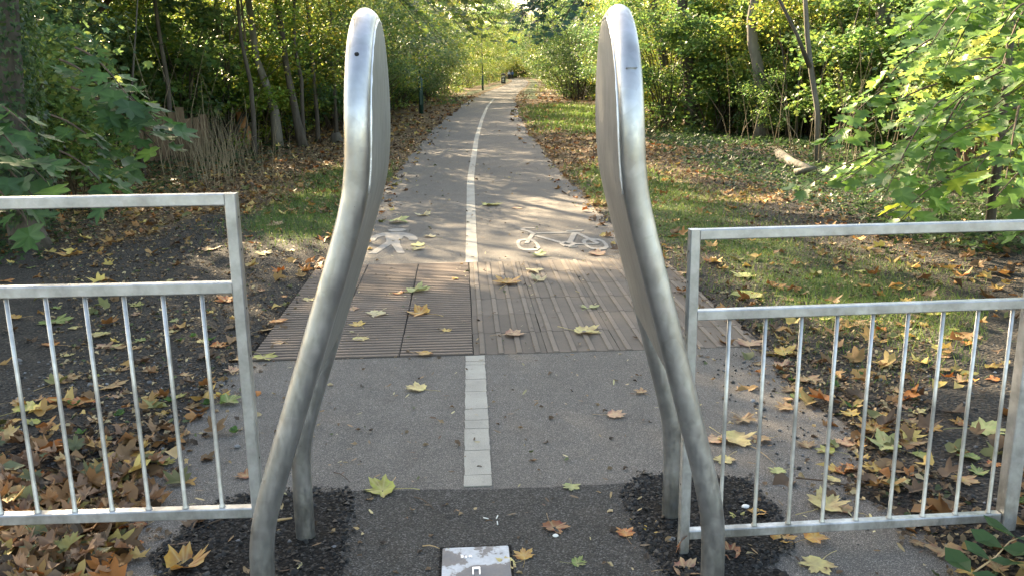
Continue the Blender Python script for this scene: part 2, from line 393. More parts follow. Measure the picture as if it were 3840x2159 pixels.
def wob(poly, amp, sub, seed):
    r = random.Random(seed); out = []
    for i, (x, y) in enumerate(poly):
        x2, y2 = poly[(i+1) % len(poly)]; n = max(1, int(math.hypot(x2-x, y2-y)/sub))
        for k in range(n):
            f = k/n; out.append((x+(x2-x)*f+r.uniform(-amp, amp), y+(y2-y)*f+r.uniform(-amp, amp)))
    return out
def patch(name, poly, z, mat, amp=.012, sub=.05, seed=1):
    import bmesh
    bm = bmesh.new(); f = bm.faces.new([bm.verts.new((x, y, z)) for x, y in wob(poly, amp, sub, seed)])
    bmesh.ops.triangulate(bm, faces=[f]); bmesh.ops.recalc_face_normals(bm, faces=bm.faces)
    me = bpy.data.meshes.new(name); bm.to_mesh(me); bm.free(); me.materials.append(mat)
    return struct(link(name, me))
patch('tarmac_patch', [(-.52, 1.2), (.66, 1.2), (.66, 3.0), (.20, 2.99), (-.52, 3.02)], .002, M['newtar'], .005, .08, 2)
patch('black_tarmac_patch', [(-.97, 1.8), (-.42, 1.8), (-.40, 2.4), (-.44, 3.01), (-.78, 3.02), (-.92, 2.9), (-1.0, 2.6), (-.86, 2.3)], .006, M['blacktar'], .012, .06, 3)
patch('black_tarmac_patch', [(.60, 2.36), (.80, 2.34), (1.02, 2.52), (1.04, 2.75), (1.02, 2.99), (.66, 3.05), (.55, 2.9), (.56, 2.6)], .006, M['blacktar'], .012, .06, 4)
patch('black_tarmac_patch', [(.52, 1.7), (.9, 1.7), (.97, 2.1), (.93, 2.36), (.70, 2.40), (.55, 2.3)], .010, M['blacktar'], .012, .06, 5)

# ------------------------------------------------------------------ painted markings
pl = thing('painted_line', None, None); pl['kind'] = 'structure'
r_ = random.Random(3); y = 3.02; segs = []
while y < 4.57:
    y2 = min(4.575, y+r_.choice([.05, .09, .13, .17, .22])); segs.append((y, y2)); y = y2+.0055
def line_piece(a, b, lo, hi, amp=.0018, zz=.003, curve=False):
    mb = MB(); n = max(2, int((b-a)/.03)) if not curve else max(2, int((b-a)/.8)); L = []; Rr = []
    for i in range(n+1):
        yy = a+(b-a)*i/n; cx = (line_x(yy) if curve else 0)
        L.append((cx+lo+r_.uniform(-amp, amp), yy+(0 if 0 < i < n else r_.uniform(-.002, .002)))); Rr.append((cx+hi+r_.uniform(-amp, amp), yy))
    mb.prism(Rr[::1]+L[::-1], -.001, zz); return mb
LX = [(3, .028), (4.6, .045), (7.15, .060), (12.8, .118), (20.6, .345), (29.4, .69), (39.5, 1.16), (51, 1.86), (60, 2.5)]
def line_x(y): return float(np.interp(y, [a for a, b in LX], [b for a, b in LX]))
for a, b in segs:
    lx = line_x((a+b)/2)
    line_piece(a, b, lx-.051, lx+.051).build('line_segment', M['paint'], pl)
a = 7.0
for b in [8.2, 9.7, 11, 13, 15.2, 17.5, 20, 24, 28, 33, 39, 46, 52]:
    line_piece(a, b-.004 if b < 20 else b, -.049, .049, .002, .003, True).build('line_segment', M['paint'], pl); a = b

def crop_pt(x, y):      # symbol outlines, measured in a magnified view of the symbols
    X, Y = 1350+x/2.656, 840+y/2.656
    g = ground_at(X*2575/3840, Y*2575/3840); return (g.x, g.y)
def flat_poly(name, polys, z0, z1, mat, parent):
    import bmesh
    bm = bmesh.new()
    for pl_ in polys:
        f = bm.faces.new([bm.verts.new((x, y, z1)) for x, y in pl_])
        if f.normal.z < 0: f.normal_flip()
        f.normal_update()
        if f.normal.z < 0: f.normal_flip()
        r = bmesh.ops.extrude_face_region(bm, geom=[f]); vv = [v for v in r['geom'] if isinstance(v, bmesh.types.BMVert)]
        for v in vv: v.co.z = z1
        for v in f.verts: v.co.z = z0
    bmesh.ops.triangulate(bm, faces=bm.faces); bmesh.ops.recalc_face_normals(bm, faces=bm.faces)
    me = bpy.data.meshes.new(name); bm.to_mesh(me); bm.free(); me.materials.append(mat); return link(name, me, parent)
ps = thing('pedestrian_symbol', 'faded white walking person symbol painted on the tarmac left of the line', 'road marking')
hx, hy = crop_pt(368, 63); 
flat_poly('head', [[(hx+.088*math.cos(a), hy+.085*math.sin(a)) for a in np.linspace(0, 2*math.pi, 20, endpoint=False)]], -.001, .003, M['symbol'], ps)
flat_poly('figure', [[crop_pt(*q) for q in [(80, 172), (86, 150), (110, 130), (160, 108), (230, 92), (330, 85), (430, 88), (500, 100), (550, 120), (575, 145), (570, 163), (487, 163), (480, 146), (455, 132), (435, 126), (400, 165), (400, 205), (445, 292), (372, 293), (310, 205), (162, 299), (80, 299), (262, 180), (260, 160), (248, 124), (215, 127), (175, 142), (145, 172)]]], -.001, .003, M['symbol'], ps)
bs = thing('bicycle_symbol', 'faded white bicycle symbol painted on the tarmac right of the line', 'road marking')
def stroke(pts, w, closed=False):
    P = [Vector(crop_pt(*p)) for p in pts]; out = []; n = len(P)
    cnt = n if closed else n-1
    for i in range(cnt):
        a, b = P[i], P[(i+1) % n]; d = (b-a).normalized(); q = Vector((-d.y, d.x))*w; e = d*w*.35
        out.append([tuple(a-e+q), tuple(a-e-q), tuple(b+e-q), tuple(b+e+q)])
    return out
def ring(pts, k):
    P = [Vector(crop_pt(*p)) for p in pts]; c = sum(P, Vector((0, 0)))/len(P); n = len(P); out = []
    for i in range(n):
        a, b = P[i], P[(i+1) % n]; out.append([tuple(a), tuple(b), tuple(c+(b-c)*k), tuple(c+(a-c)*k)])
    return out
W1 = [(1557, 185), (1572, 158), (1640, 149), (1700, 151), (1745, 168), (1782, 205), (1798, 240), (1765, 264), (1690, 270), (1620, 264), (1578, 246), (1560, 215)]
W2 = [(2207, 175), (2225, 155), (2300, 147), (2380, 150), (2430, 170), (2465, 205), (2480, 235), (2450, 255), (2380, 262), (2300, 252), (2250, 228), (2222, 198)]
flat_poly('wheel', ring(W1, .70), -.001, .0030, M['symbol'], bs); flat_poly('wheel', ring(W2, .70), -.001, .0030, M['symbol'], bs)
fr = []
for pts, w in (([(1722, 100), (1660, 195)], .020), ([(1760, 95), (2120, 88)], .022), ([(1755, 122), (2010, 192)], .024), ([(2140, 88), (2085, 195)], .026), ([(2160, 92), (2365, 196)], .022), ([(2100, 206), (2370, 200)], .018)): fr += stroke(pts, w)
for i, q in enumerate(fr): flat_poly('frame_tube', [q], -.001, .0045+i*.0003, M['symbol'], bs)
for i, q in enumerate(stroke([(1735, 42), (1640, 46), (1607, 58), (1680, 76), (1735, 104)], .020)): flat_poly('handlebar', [q], -.001, .0034+i*.0002, M['symbol'], bs)
flat_poly('saddle', stroke([(2060, 75), (2215, 68)], .020), -.001, .0062, M['symbol'], bs)
flat_poly('chainring', ring([(1985, 205), (2000, 186), (2050, 178), (2110, 182), (2150, 196), (2140, 218), (2090, 230), (2030, 228)], .5), -.001, .0067, M['symbol'], bs)
flat_poly('pedal', stroke([(2080, 234), (2165, 230)], .012), -.001, .0071, M['symbol'], bs)

# ------------------------------------------------------------------ tactile slabs
mb = MB(); mb.add([(SX0-.02, SY0, -.012), (SX1+.02, SY0, -.012), (SX1+.02, SY1, -.012), (SX0-.02, SY1, -.012)], [(0, 1, 2, 3)])
tp = struct(mb.build('tactile_paving', M['blacktar']))
def bar(mb, x0, x1, y0, y1, z0, z1, s, along):
    """raised bar with sloping sides"""
    v = [(x0, y0, z0), (x1, y0, z0), (x1, y1, z0), (x0, y1, z0), (x0+s, y0+s, z1), (x1-s, y0+s, z1), (x1-s, y1-s, z1), (x0+s, y1-s, z1)]
    mb.add(v, [(4, 5, 6, 7), (0, 1, 5, 4), (1, 2, 6, 5), (2, 3, 7, 6), (3, 0, 4, 7)])
def slab_mesh(kind):
    mb = MB(); h = .1993; b = .0014
    mb.add([(-h, -h, -.01), (h, -h, -.01), (h, h, -.01), (-h, h, -.01), (-h+b, -h+b, 0), (h-b, -h+b, 0), (h-b, h-b, 0), (-h+b, h-b, 0)],
           [(4, 5, 6, 7), (0, 1, 5, 4), (1, 2, 6, 5), (2, 3, 7, 6), (3, 0, 4, 7)])
    if kind == 'ladder':
        for i in range(8):
            c = -.175+i*.05; bar(mb, -h+.002, h-.002, c-.0125, c+.0125, -.0005, .007, .003, 0)
    else:
        for i in range(4):
            c = -.15+i*.10; bar(mb, c-.016, c+.016, -h+.002, h-.002, -.0005, .006, .003, 1)
    return mb.mesh(kind+'_slab', M['slab_ped' if kind == 'ladder' else 'slab_cyc'])
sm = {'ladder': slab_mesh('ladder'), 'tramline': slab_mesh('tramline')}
r_ = random.Random(5)
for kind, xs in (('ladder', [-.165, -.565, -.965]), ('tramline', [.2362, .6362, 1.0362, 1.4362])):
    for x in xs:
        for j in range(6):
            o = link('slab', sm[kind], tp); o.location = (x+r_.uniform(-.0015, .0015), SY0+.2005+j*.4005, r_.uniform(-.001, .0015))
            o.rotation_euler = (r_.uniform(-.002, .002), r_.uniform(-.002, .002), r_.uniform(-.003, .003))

# ------------------------------------------------------------------ surface box cover
def cover():
    t = thing('surface_box_cover', 'square metal box cover with peeling white paint set in the dark tarmac', 'cover', (.012, 2.47, .003))
    m, n, p, o = new_mat('peeling_cover_paint'); co = obj_co(n)
    a = noise(n, co, 14, 4, .65); b = noise(n, co, 5, 2, .5)
    s = math_n(n, 'ADD', math_n(n, 'MULTIPLY', a, .5), math_n(n, 'MULTIPLY', b, .6))
    col = ramp(n, s, [(.50, (.46, .48, .51)), (.525, (.38, .39, .41)), (.54, (.17, .155, .15)), (.64, (.12, .12, .13))])
    col = mixc(n, .35, col, ramp(n, noise(n, co, 60, 4, .7), [(.3, (.3,)*3), (.7, (.7,)*3)]), 'OVERLAY')
    n.links.new(col, p.inputs['Base Color']); p.inputs['Roughness'].default_value = .6; bump(n, p, s, .3, .004)
    mb = MB(); mb.box(-.105, .105, -.105, .105, -.002, .006, .004); mb.build('lid', m, t)
    mb = MB(); mb.box(-.114, .114, -.114, -.1075, -.003, .004); mb.box(-.114, .114, .1075, .114, -.003, .004); mb.box(-.114, -.1075, -.1075, .1075, -.003, .004); mb.box(.1075, .114, -.1075, .1075, -.003, .004)
    mb.build('rim', M['blacktar'], t)
    for i, ch in enumerate('SSR'):
        cu = bpy.data.curves.new('character', 'FONT'); cu.body = ch; cu.size = .017; cu.extrude = .0016; cu.offset = .0006
        ob = bpy.data.objects.new('tmp', cu); C.objects.link(ob); dg = bpy.context.evaluated_depsgraph_get(); dg.update()
        me = bpy.data.meshes.new_from_object(ob.evaluated_get(dg)); bpy.data.objects.remove(ob); me.materials.clear(); me.materials.append(M['weld'])
        o = link('character', me, t, (-.047+i*.0125, .040, .0072)); o.name = 'character'
    mb = MB(); mb.box(-.012, .012, -.03, -.02, .0055, .010, .002); mb.box(-.012, -.008, -.06, -.03, .0055, .010); mb.box(.008, .012, -.06, -.03, .0055, .010); mb.build('lifting_bar', M['weld'], t)
cover()

# ------------------------------------------------------------------ hooped barriers
def hoop(base_f, base_r, side, shift, arc_z, label):
    """one bent tube: leg, knee, upright, half circle, upright, knee, leg, and an infill plate; side = +1 when inward is +X"""
    f = Vector(base_f+(0,)); r = Vector(base_r+(0,)); t = thing('width_restriction_hoop', label, 'barrier', tuple((f+r)/2))
    o0 = (f+r)/2; u = (r-f).normalized(); L = (r-f).length; n = Vector((u.y, -u.x, 0)); n = n if n.x*side > 0 else -n
    def lat(z):          # inward shift at height z with rounded bends
        z0, z1 = .33, 1.215; k = .085
        def sp(x): return k*math.log(1+math.exp(max(-30, min(30, x/k*2))))/2
        s = (sp(z-z0)-sp(z-z1))/(z1-z0)*shift
        return s+.02*max(0, (z-1.25))
    R = L/2
    pts = []
    def P(uu, z): return f+u*uu+n*lat(z)+Vector((0, 0, z))-o0
    for z in np.linspace(-.12, arc_z, 44): pts.append(P(0, z))
    for a in np.linspace(0, math.pi, 26)[1:-1]: pts.append(P(R-R*math.cos(a), arc_z+R*math.sin(a)))
    for z in np.linspace(arc_z, -.12, 44): pts.append(P(L, z))
    mb = MB(); mb.tube(pts, .0312, 28)
    tb = mb.build('tube', M['tube'], t)
    # infill plate 4 mm thick, welded inside the hoop on the path side
    rows = []; zs = list(np.linspace(.735, arc_z, 34)); ri = R-.004
    for z in zs: rows.append((z, .010, L-.006))
    for a in np.linspace(0, math.pi/2, 16)[1:-1]:
        z = arc_z+ri*math.sin(a); w = ri*math.cos(a); rows.append((z, R-w, R+w))
    mb = MB(); vs = []
    for z, a, b in rows:
        for off in (.0280, .0316):
            vs += [P(a, z)+n*off, P(b, z)+n*off]
    N = len(rows); fs = []
    for i in range(N-1):
        k = 4*i; q = k+4
        fs += [(k, k+1, q+1, q), (k+2, q+2, q+3, k+3), (k, q, q+2, k+2), (k+1, k+3, q+3, q+1)]
    fs += [(0, 2, 3, 1), (4*N-4, 4*N-3, 4*N-1, 4*N-2)]
    mb.add(vs, fs); mb.build('infill_plate', M['plate'], t)
    # weld bead along the upper edge of the plate
    mb = MB(); b = [P(R-(ri+.003)*math.cos(a), arc_z+(ri+.003)*math.sin(a))+n*.0320 for a in np.linspace(.02, 1.75, 26)]
    b = [P(.0, z)+n*.0320 for z in np.linspace(arc_z-.12, arc_z, 7)[:-1]]+b
    mb.tube(b, [.0028+random.uniform(-.0008, .0012) for _ in b], 6); mb.build('weld_bead', M['weld'], t)
    return t, P, n, u
tl, Pl, nl, ul = hoop((-.548, 2.12), (-.545, 2.695), 1, .305, 1.325, 'tall galvanised steel hoop with grey infill plate, left of the white line')
tr_, Pr, nr, ur = hoop((.646, 2.12), (.682, 2.74), -1, .238, 1.308, 'tall galvanised steel hoop with grey infill plate, right of the white line')
# drilled vent hole in the left tube, cap on the right one
mb = MB(); c = Pl(0, 1.500)+Vector((-.004, .0725-.0318, 0)); d = Vector((-.05, -1, .12)).normalized()
def hoop_front(P, R, arc_z, z):
    dz = z-arc_z; uu = R-math.sqrt(max(0, R*R-dz*dz)); return P(uu, z), dz/R
cpt, s_ = hoop_front(Pl, .2876, 1.325, 1.505); nn = Vector((0, -math.sqrt(1-s_*s_), s_))
mb = MB(); mb.tube([cpt+nn*.026, cpt+nn*.0318], .0055, 12); mb.build('vent_hole', M['hole'], tl)
cpt, s_ = hoop_front(Pr, .311, 1.308, 1.475); nn = Vector((0, -math.sqrt(1-s_*s_), s_))
mb = MB(); w = Vector((1, 0, 0)); v_ = nn.cross(w)
q = [cpt+nn*.0290+w*.014+v_*-.008+w*0, cpt+nn*.0290-w*.014+v_*-.008, cpt+nn*.0290-w*.006+v_*.012, cpt+nn*.0290+w*.008+v_*.012]
q2 = [p+nn*.0045 for p in q]
mb.add(q+q2, [(3, 2, 1, 0), (4, 5, 6, 7), (0, 1, 5, 4), (1, 2, 6, 5), (2, 3, 7, 6), (3, 0, 4, 7)]); mb.build('raised_plug', M['tube'], tr_)
# the concreted stub left round the foot of the rear legs
# ------------------------------------------------------------------ side fences
def side_fence(name_label, x_gate, x_end, Y, z_bot, z_mid, z_top, nbar, x_bar0, pitch, S, post_bot, endpost=True, slope=0.0, lean=0.0, Yend=None):
    t = thing('side_fence', name_label, 'fence', (x_gate, Y, 0))
    dirx = 1 if x_end > x_gate else -1
    Ye = Y if Yend is None else Yend
    ang = math.atan2(Ye-Y, x_end-x_gate) if dirx > 0 else math.atan2(Y-Ye, x_gate-x_end)
    t.rotation_euler = (0, lean, ang)
    L = abs(x_end-x_gate)*dirx; h = S/2
    def hbar(nm, a, b, z):
        mb = MB(); a, b = min(a, b), max(a, b); e = .003
        pr = [(-h+e, z-h), (h-e, z-h), (h, z-h+e), (h, z+h-e), (h-e, z+h), (-h+e, z+h), (-h, z+h-e), (-h, z-h+e)]
        n = 8; mb.add([(a, p, q) for p, q in pr]+[(b, p, q) for p, q in pr], [tuple(range(n)), tuple(range(2*n-1, n-1, -1))]+[(i+n, (i+1) % n+n, (i+1) % n, i) for i in range(n)])
        return mb.build(nm, M['rail'], t)
    def post(nm, x, zt, zb=-.1, w=S):
        mb = MB(); mb.box(x-w/2, x+w/2, -w/2-.001, w/2+.001, zb, zt, .003); return mb.build(nm, M['rail'], t)
    p1 = post('post', 0, z_top+h, post_bot)
    mb = MB()
    inner = -dirx
    for z in (z_top-.05, z_top-.14, z_mid-.06, z_mid-.20, z_bot+.17, z_bot-.03):
        mb.tube([(inner*(h-.0005), -.002, z), (inner*(h+.0004), -.002, z)], .0035, 8)
    mb.build('screw_hole', M['hole'], p1)
    if endpost: post('post', L+dirx*S*.9, z_top+h+.0, -.1, .046)
    a, b = dirx*h, L
    hbar('rail', a, b, z_top); hbar('rail', a, b, z_mid); hbar('rail', a, b, z_bot)
    for i in range(nbar):
        x = (x_bar0-x_gate)+dirx*pitch*i
        mb = MB(); mb.tube([(x, 0, z_bot+h-.004), (x, 0, z_bot+h+.004), (x, 0, z_bot+h+.010), (x, 0, (z_bot+z_mid)/2), (x, 0, z_mid-h+.004)], [.0105, .0095, .0062, .0060, .0060], 12)
        mb.build('bar', M['rail'], t)
    return t
_p = at_dist(590, 505, 2.45)
side_fence('galvanised railing panel left of the left hoop, its top rail higher than the right one', -.628, -1.9, 2.45, .228, .909, 1.154, 12, -.733, .1068, .032, -.1, True, Yend=2.47)
side_fence('galvanised railing panel right of the right hoop, standing low over the tarmac', .664, 1.70, 2.50, .068, .778, 1.018, 9, .780, .1105, .030, -.05, True, Yend=2.53)
# the neighbouring panels continue beyond the posts
side_fence('neighbouring galvanised railing panel at the right edge of the photo', 1.815, 2.9, 2.53, .068, .778, 1.018, 8, 1.93, .1105, .030, -.05, False, Yend=2.56)

# ------------------------------------------------------------------ leaf templates
def polar(pts, c=(0, .38)):
    out = []
    for a, r in pts: out.append((c[0]+r*math.cos(math.radians(a)), c[1]+r*math.sin(math.radians(a))))
    return out
MAPLE = [(90, .60), (83, .46), (77, .50), (71, .38), (63, .29), (55, .42), (49, .47), (41, .61), (34, .48), (27, .50), (19, .39), (9, .31), (1, .42), (-8, .53), (-16, .42), (-27, .40), (-38, .44), (-55, .36), (-76, .36)]
MAPLE_C = [(90, .60), (74, .42), (63, .29), (52, .46), (41, .61), (26, .46), (9, .31), (-8, .52), (-27, .40), (-52, .38)]
def mirror(p): return p+[(-180-a, r) if a < 90 else None for a, r in p[1:]][::-1] if False else p+[(180-a, r) for a, r in p[:0:-1]]
def order(p):
    full = list(p)+[(-90, .30)]+[(180-a, r) for a, r in p[:0:-1]]
    return full
def leaf_template(kind, curl, seed):
    """vertices, triangles and vein weights of one leaf, unit width, petiole at the origin, tip along +Y"""
    r = random.Random(seed)
    if kind in ('maple', 'maple_ring'):
        P = order(MAPLE if kind == 'maple_ring' else MAPLE_C); n = len(P)
        outer = polar(P)
        if kind == 'maple_ring':
            rg = [(0+.5*(x-0), .38+.5*(y-.38)) for x, y in outer]
            V = outer+rg+[(0, .38)]
            Fc = []
            for i in range(n):
                j = (i+1) % n; Fc += [(i, i+n, j+n), (i, j+n, j), (i+n, 2*n, j+n)]
            w = [0]*n+[.25]*n+[1]
            for i, (a, rr) in enumerate(P):
                if rr >= .50 or a == -90: w[i] = .9; w[i+n] = 1
        else:
            V = outer+[(0, .38)]; Fc = [(i, n, (i+1) % n) for i in range(n)]; w = [0]*n+[1]
            for i, (a, rr) in enumerate(P):
                if rr >= .50 or a == -90: w[i] = .9
    elif kind == 'oval':
        V = [(0, 0), (.30, .35), (.26, .70), (0, 1), (-.26, .70), (-.30, .35), (0, .5)]
        Fc = [(0, 1, 6), (1, 2, 6), (2, 3, 6), (3, 4, 6), (4, 5, 6), (5, 0, 6)]; w = [.5, 0, 0, .3, 0, 0, 1]
    elif kind == 'rhomb':
        V = [(0, 0), (.36, .46), (0, 1), (-.36, .46)]; Fc = [(0, 1, 2), (0, 2, 3)]; w = [0]*4
    elif kind == 'ivy':
        V = [(0, .1), (.42, -.02), (.34, .34), (.12, .42), (0, 1), (-.12, .42), (-.34, .34), (-.42, -.02)]
        Fc = [(0, 1, 2), (0, 2, 3), (0, 3, 4), (0, 4, 5), (0, 5, 6), (0, 6, 7)]; w = [1]+[0]*7
    a1, a2, ph = r.uniform(.5, 1)*curl, r.uniform(-.6, 1)*curl, r.uniform(0, 6)
    V3 = []
    for x, y in V:
        d = math.hypot(x, y-.38)
        z = a1*abs(x)*.55+a2*(y-.38)**2+curl*.17*math.sin(3*math.atan2(y-.38, x)+ph)*d+curl*.12*math.sin(7*math.atan2(y-.38, x)+ph*2)*d*d
        V3.append((x, y-(.0), z))
    return np.array(V3), np.array(Fc), np.array(w, float)

def rot_mats(yaw, pitch, roll):
    cy, sy, cp, sp, cr, sr = np.cos(yaw), np.sin(yaw), np.cos(pitch), np.sin(pitch), np.cos(roll), np.sin(roll)
    Rz = np.zeros((len(yaw), 3, 3)); Rz[:, 0, 0] = cy; Rz[:, 0, 1] = -sy; Rz[:, 1, 0] = sy; Rz[:, 1, 1] = cy; Rz[:, 2, 2] = 1
    Rx = np.zeros_like(Rz); Rx[:, 0, 0] = 1; Rx[:, 1, 1] = cp; Rx[:, 1, 2] = -sp; Rx[:, 2, 1] = sp; Rx[:, 2, 2] = cp
    Ry = np.zeros_like(Rz); Ry[:, 1, 1] = 1; Ry[:, 0, 0] = cr; Ry[:, 0, 2] = sr; Ry[:, 2, 0] = -sr; Ry[:, 2, 2] = cr
    return Rz@Rx@Ry
def scatter(name, tmpls, pos, R, size, tint, mat, extra=None):
    """one mesh out of many leaves; tmpls is a list of templates used in turn"""
    VV, FF, CC = [], [], []; base = 0; n = len(pos); k = len(tmpls)
    for ti, (V, Fc, w) in enumerate(tmpls):
        idx = np.arange(ti, n, k)
        if len(idx) == 0: continue
        P = np.einsum('nij,vj->nvi', R[idx], V)*size[idx][:, None, None]+pos[idx][:, None, :]
        VV.append(P.reshape(-1, 3)); m = len(idx)
        FF.append((Fc[None]+(np.arange(m)*len(V))[:, None, None]+base).reshape(-1, 3)); base += m*len(V)
        CC.append(np.repeat(tint[idx], len(V), axis=0))
    V = np.concatenate(VV); Fc = np.concatenate(FF); Cc = np.concatenate(CC)
    if extra is not None and len(extra.v):
        ev = np.array(extra.v); ef = []
        for f in extra.f:
            for i in range(1, len(f)-1): ef.append((f[0], f[i], f[i+1]))
        Fc = np.concatenate([Fc, np.array(ef)+len(V)]); V = np.concatenate([V, ev]); Cc = np.concatenate([Cc, np.tile(np.array([[.07, .055, .04]]), (len(ev), 1))])
    me = bpy.data.meshes.new(name); me.vertices.add(len(V)); me.vertices.foreach_set('co', V.ravel())
    me.loops.add(Fc.size); me.loops.foreach_set('vertex_index', Fc.ravel().astype(np.int32))
    me.polygons.add(len(Fc)); me.polygons.foreach_set('loop_start', np.arange(len(Fc), dtype=np.int32)*3)
    me.update(calc_edges=True)
    at = me.attributes.new('tint', 'FLOAT_COLOR', 'POINT'); at.data.foreach_set('color', np.concatenate([Cc, np.ones((len(Cc), 1))], 1).ravel())
    me.materials.append(mat); return me
GREENS = np.array([(.058, .112, .034), (.072, .125, .038), (.088, .13, .034), (.048, .10, .040), (.11, .14, .04)])
def tints(n, pal, var=.25, prob=None):
    c = pal[rng.choice(len(pal), n, p=prob)]*(1+rng.uniform(-var, var, (n, 1))); return np.clip(c, 0, 1)

# ------------------------------------------------------------------ trees and shrubs
def crown_points(n, rad, hgt, nclump, clump_r, flat=.55):
    """leaf positions gathered in clumps that fill an uneven egg"""
    a = rng.uniform(0, 2*math.pi, nclump); u = rng.uniform(-1, 1, nclump); rr = rng.uniform(.35, 1, nclump)**.6
    s = np.sqrt(1-u*u); cc = np.stack([rad*rr*s*np.cos(a), rad*rr*s*np.sin(a), hgt*.5*u*rr], 1)
    cc *= (1+rng.uniform(-.18, .18, (nclump, 1)))
    cr = clump_r*rng.uniform(.55, 1.25, nclump)
    k = rng.choice(nclump, n, p=(cr**2)/np.sum(cr**2))
    g = rng.normal(0, 1, (n, 3)); g *= (np.abs(rng.normal(.62, .30, (n, 1)))/np.linalg.norm(g, axis=1, keepdims=True))
    g[:, 2] *= flat
    return cc[k]+g*cr[k][:, None], k, cc, cr
def leafy(name, n, rad, hgt, nclump, clump_r, lsize, tmpl, pal, zc, droop=.5, stems=0, prob=None, var=.25):
    pos, k, cc, cr = crown_points(n, rad, hgt, nclump, clump_r)
    pos[:, 2] += zc; pos[:, 2] = np.maximum(pos[:, 2], .03+rng.uniform(0, .2, n))
    R = rot_mats(rng.uniform(0, 2*math.pi, n), rng.normal(-droop, .45, n), rng.normal(0, .5, n))
    size = lsize*rng.uniform(.6, 1.25, n)
    ct = 1+rng.uniform(-.22, .28, len(cc))
    t = tints(n, pal, var, prob)*ct[k][:, None]
    mb = MB()
    for i in range(stems):
        c = cc[i % len(cc)]; p0 = Vector((random.uniform(-.15, .15)*rad, random.uniform(-.15, .15)*rad, 0)); p3 = Vector((c[0], c[1], c[2]+zc))
        mid = (p0*.55+p3*.45)+Vector((random.uniform(-.1, .1), random.uniform(-.1, .1), .15*p3.z))
        if p3.z > .3: mb.tube([p0, mid, p3], [.02, .013, .004], 5, False)
    return scatter(name, tmpl, pos, R, size, t, M['leaf'], mb)
T_rh = [leaf_template('rhomb', .8, i) for i in range(3)]
T_ov = [leaf_template('oval', .8, i) for i in range(3)]
T_mc = [leaf_template('maple', .6, i) for i in range(4)]
T_iv = [leaf_template('ivy', .5, i) for i in range(3)]
G_mid = GREENS; G_dark = np.array([(.036, .076, .038), (.046, .090, .042), (.056, .102, .040)]); G_yel = np.array([(.10, .14, .025), (.12, .15, .03), (.08, .13, .022), (.17, .16, .03), (.07, .12, .02)])
SHR = [leafy('shrub_foliage', 5200, 1.15, 2.3, 34, .42, .075, T_ov, G_mid, 1.45, .4, 14),
       leafy('shrub_foliage', 5200, 1.25, 2.6, 40, .38, .070, T_ov, G_dark, 1.6, .4, 14),
       leafy('shrub_foliage', 4200, 1.2, 2.4, 30, .45, .095, T_mc, G_mid, 1.55, .5, 14),
       leafy('shrub_foliage', 4600, 1.3, 2.8, 36, .42, .085, T_ov, G_yel, 1.7, .4, 14)]
TALL = [leafy('shrub_foliage', 10000, 1.5, 3.8, 66, .45, .080, T_ov, G_mid, 2.1, .4, 18),
        leafy('shrub_foliage', 10000, 1.6, 4.1, 72, .45, .078, T_ov, G_yel, 2.2, .4, 18),
        leafy('shrub_foliage', 8000, 1.5, 3.9, 62, .50, .10, T_mc, G_mid, 2.1, .4, 18)]
BIG = [leafy('tree_foliage', 5200, 3.2, 6.5, 46, 1.0, .15, T_rh, G_mid, 0, .5),
       leafy('tree_foliage', 5200, 3.4, 7.2, 50, .95, .15, T_rh, G_yel, 0, .5),
       leafy('tree_foliage', 5200, 3.0, 6.0, 42, 1.05, .15, T_rh, G_dark, 0, .5)]
LOW = [leafy('tree_foliage', 12000, 2.4, 5.4, 90, .60, .095, T_rh, G_mid, 2.6, .4, 16),
       leafy('tree_foliage', 12000, 2.5, 5.8, 90, .60, .095, T_rh, G_yel, 2.8, .4, 16)]

def trunk_mesh(pts, r0, r1, n=10, jit=.05):
    mb = MB(); N = len(pts); mb.tube(pts, [r0*(1.35 if i == 0 else 1)*(1-i/(N-1))+r1*i/(N-1) for i in range(N)], n, True, jit); return mb
def bent(base, top, k=7, amp=.08, seed=0):
    r = random.Random(seed); b = Vector(base); t = Vector(top); out = []
    for i in range(k+1):
        f = i/k; p = b.lerp(t, f); a = amp*math.sin(math.pi*f)
        out.append(p+Vector((r.uniform(-a, a), r.uniform(-a, a), 0)))
    return out
ntree = 0
def woodland_tree(x, y, h, crown, label, group, cs=1.0, tr=.11, lean=(0, 0), tint=(1, 1, 1), mat='bark', seed=None, zc=None, limbs=True):
    global ntree; ntree += 1; s = seed if seed is not None else ntree
    z0 = float(zg(x, y)); t = thing('woodland_tree', label, 'tree', (x, y, z0), 0, group)
    pts = bent((0, 0, -.1), (lean[0], lean[1], h*.8), 8, .10*h/8, s)
    mb = trunk_mesh(pts, tr, tr*.35)
    if limbs:
        r = random.Random(s)
        for k in range(5):
            p = pts[3+k % 5] if 3+k % 5 < len(pts) else pts[-1]; a = r.uniform(0, 6.28); L = h*.16*r.uniform(.7, 1.3)
            mb.tube([p, p+Vector((math.cos(a)*L*.5, math.sin(a)*L*.5, L*.35)), p+Vector((math.cos(a)*L, math.sin(a)*L, L*.9))], [tr*.35, tr*.22, tr*.08], 6, False)
    mb.build('trunk', M[mat], t)
    if crown is not None:
        c = link('crown', crown, t, (lean[0], lean[1], zc if zc is not None else h*.68)); c.rotation_euler = (0, 0, random.uniform(0, 6.28)); c.scale = (cs*random.uniform(.9, 1.1), cs*random.uniform(.9, 1.1), cs*random.uniform(.9, 1.15)); c.color = tint+(1,)
    return t
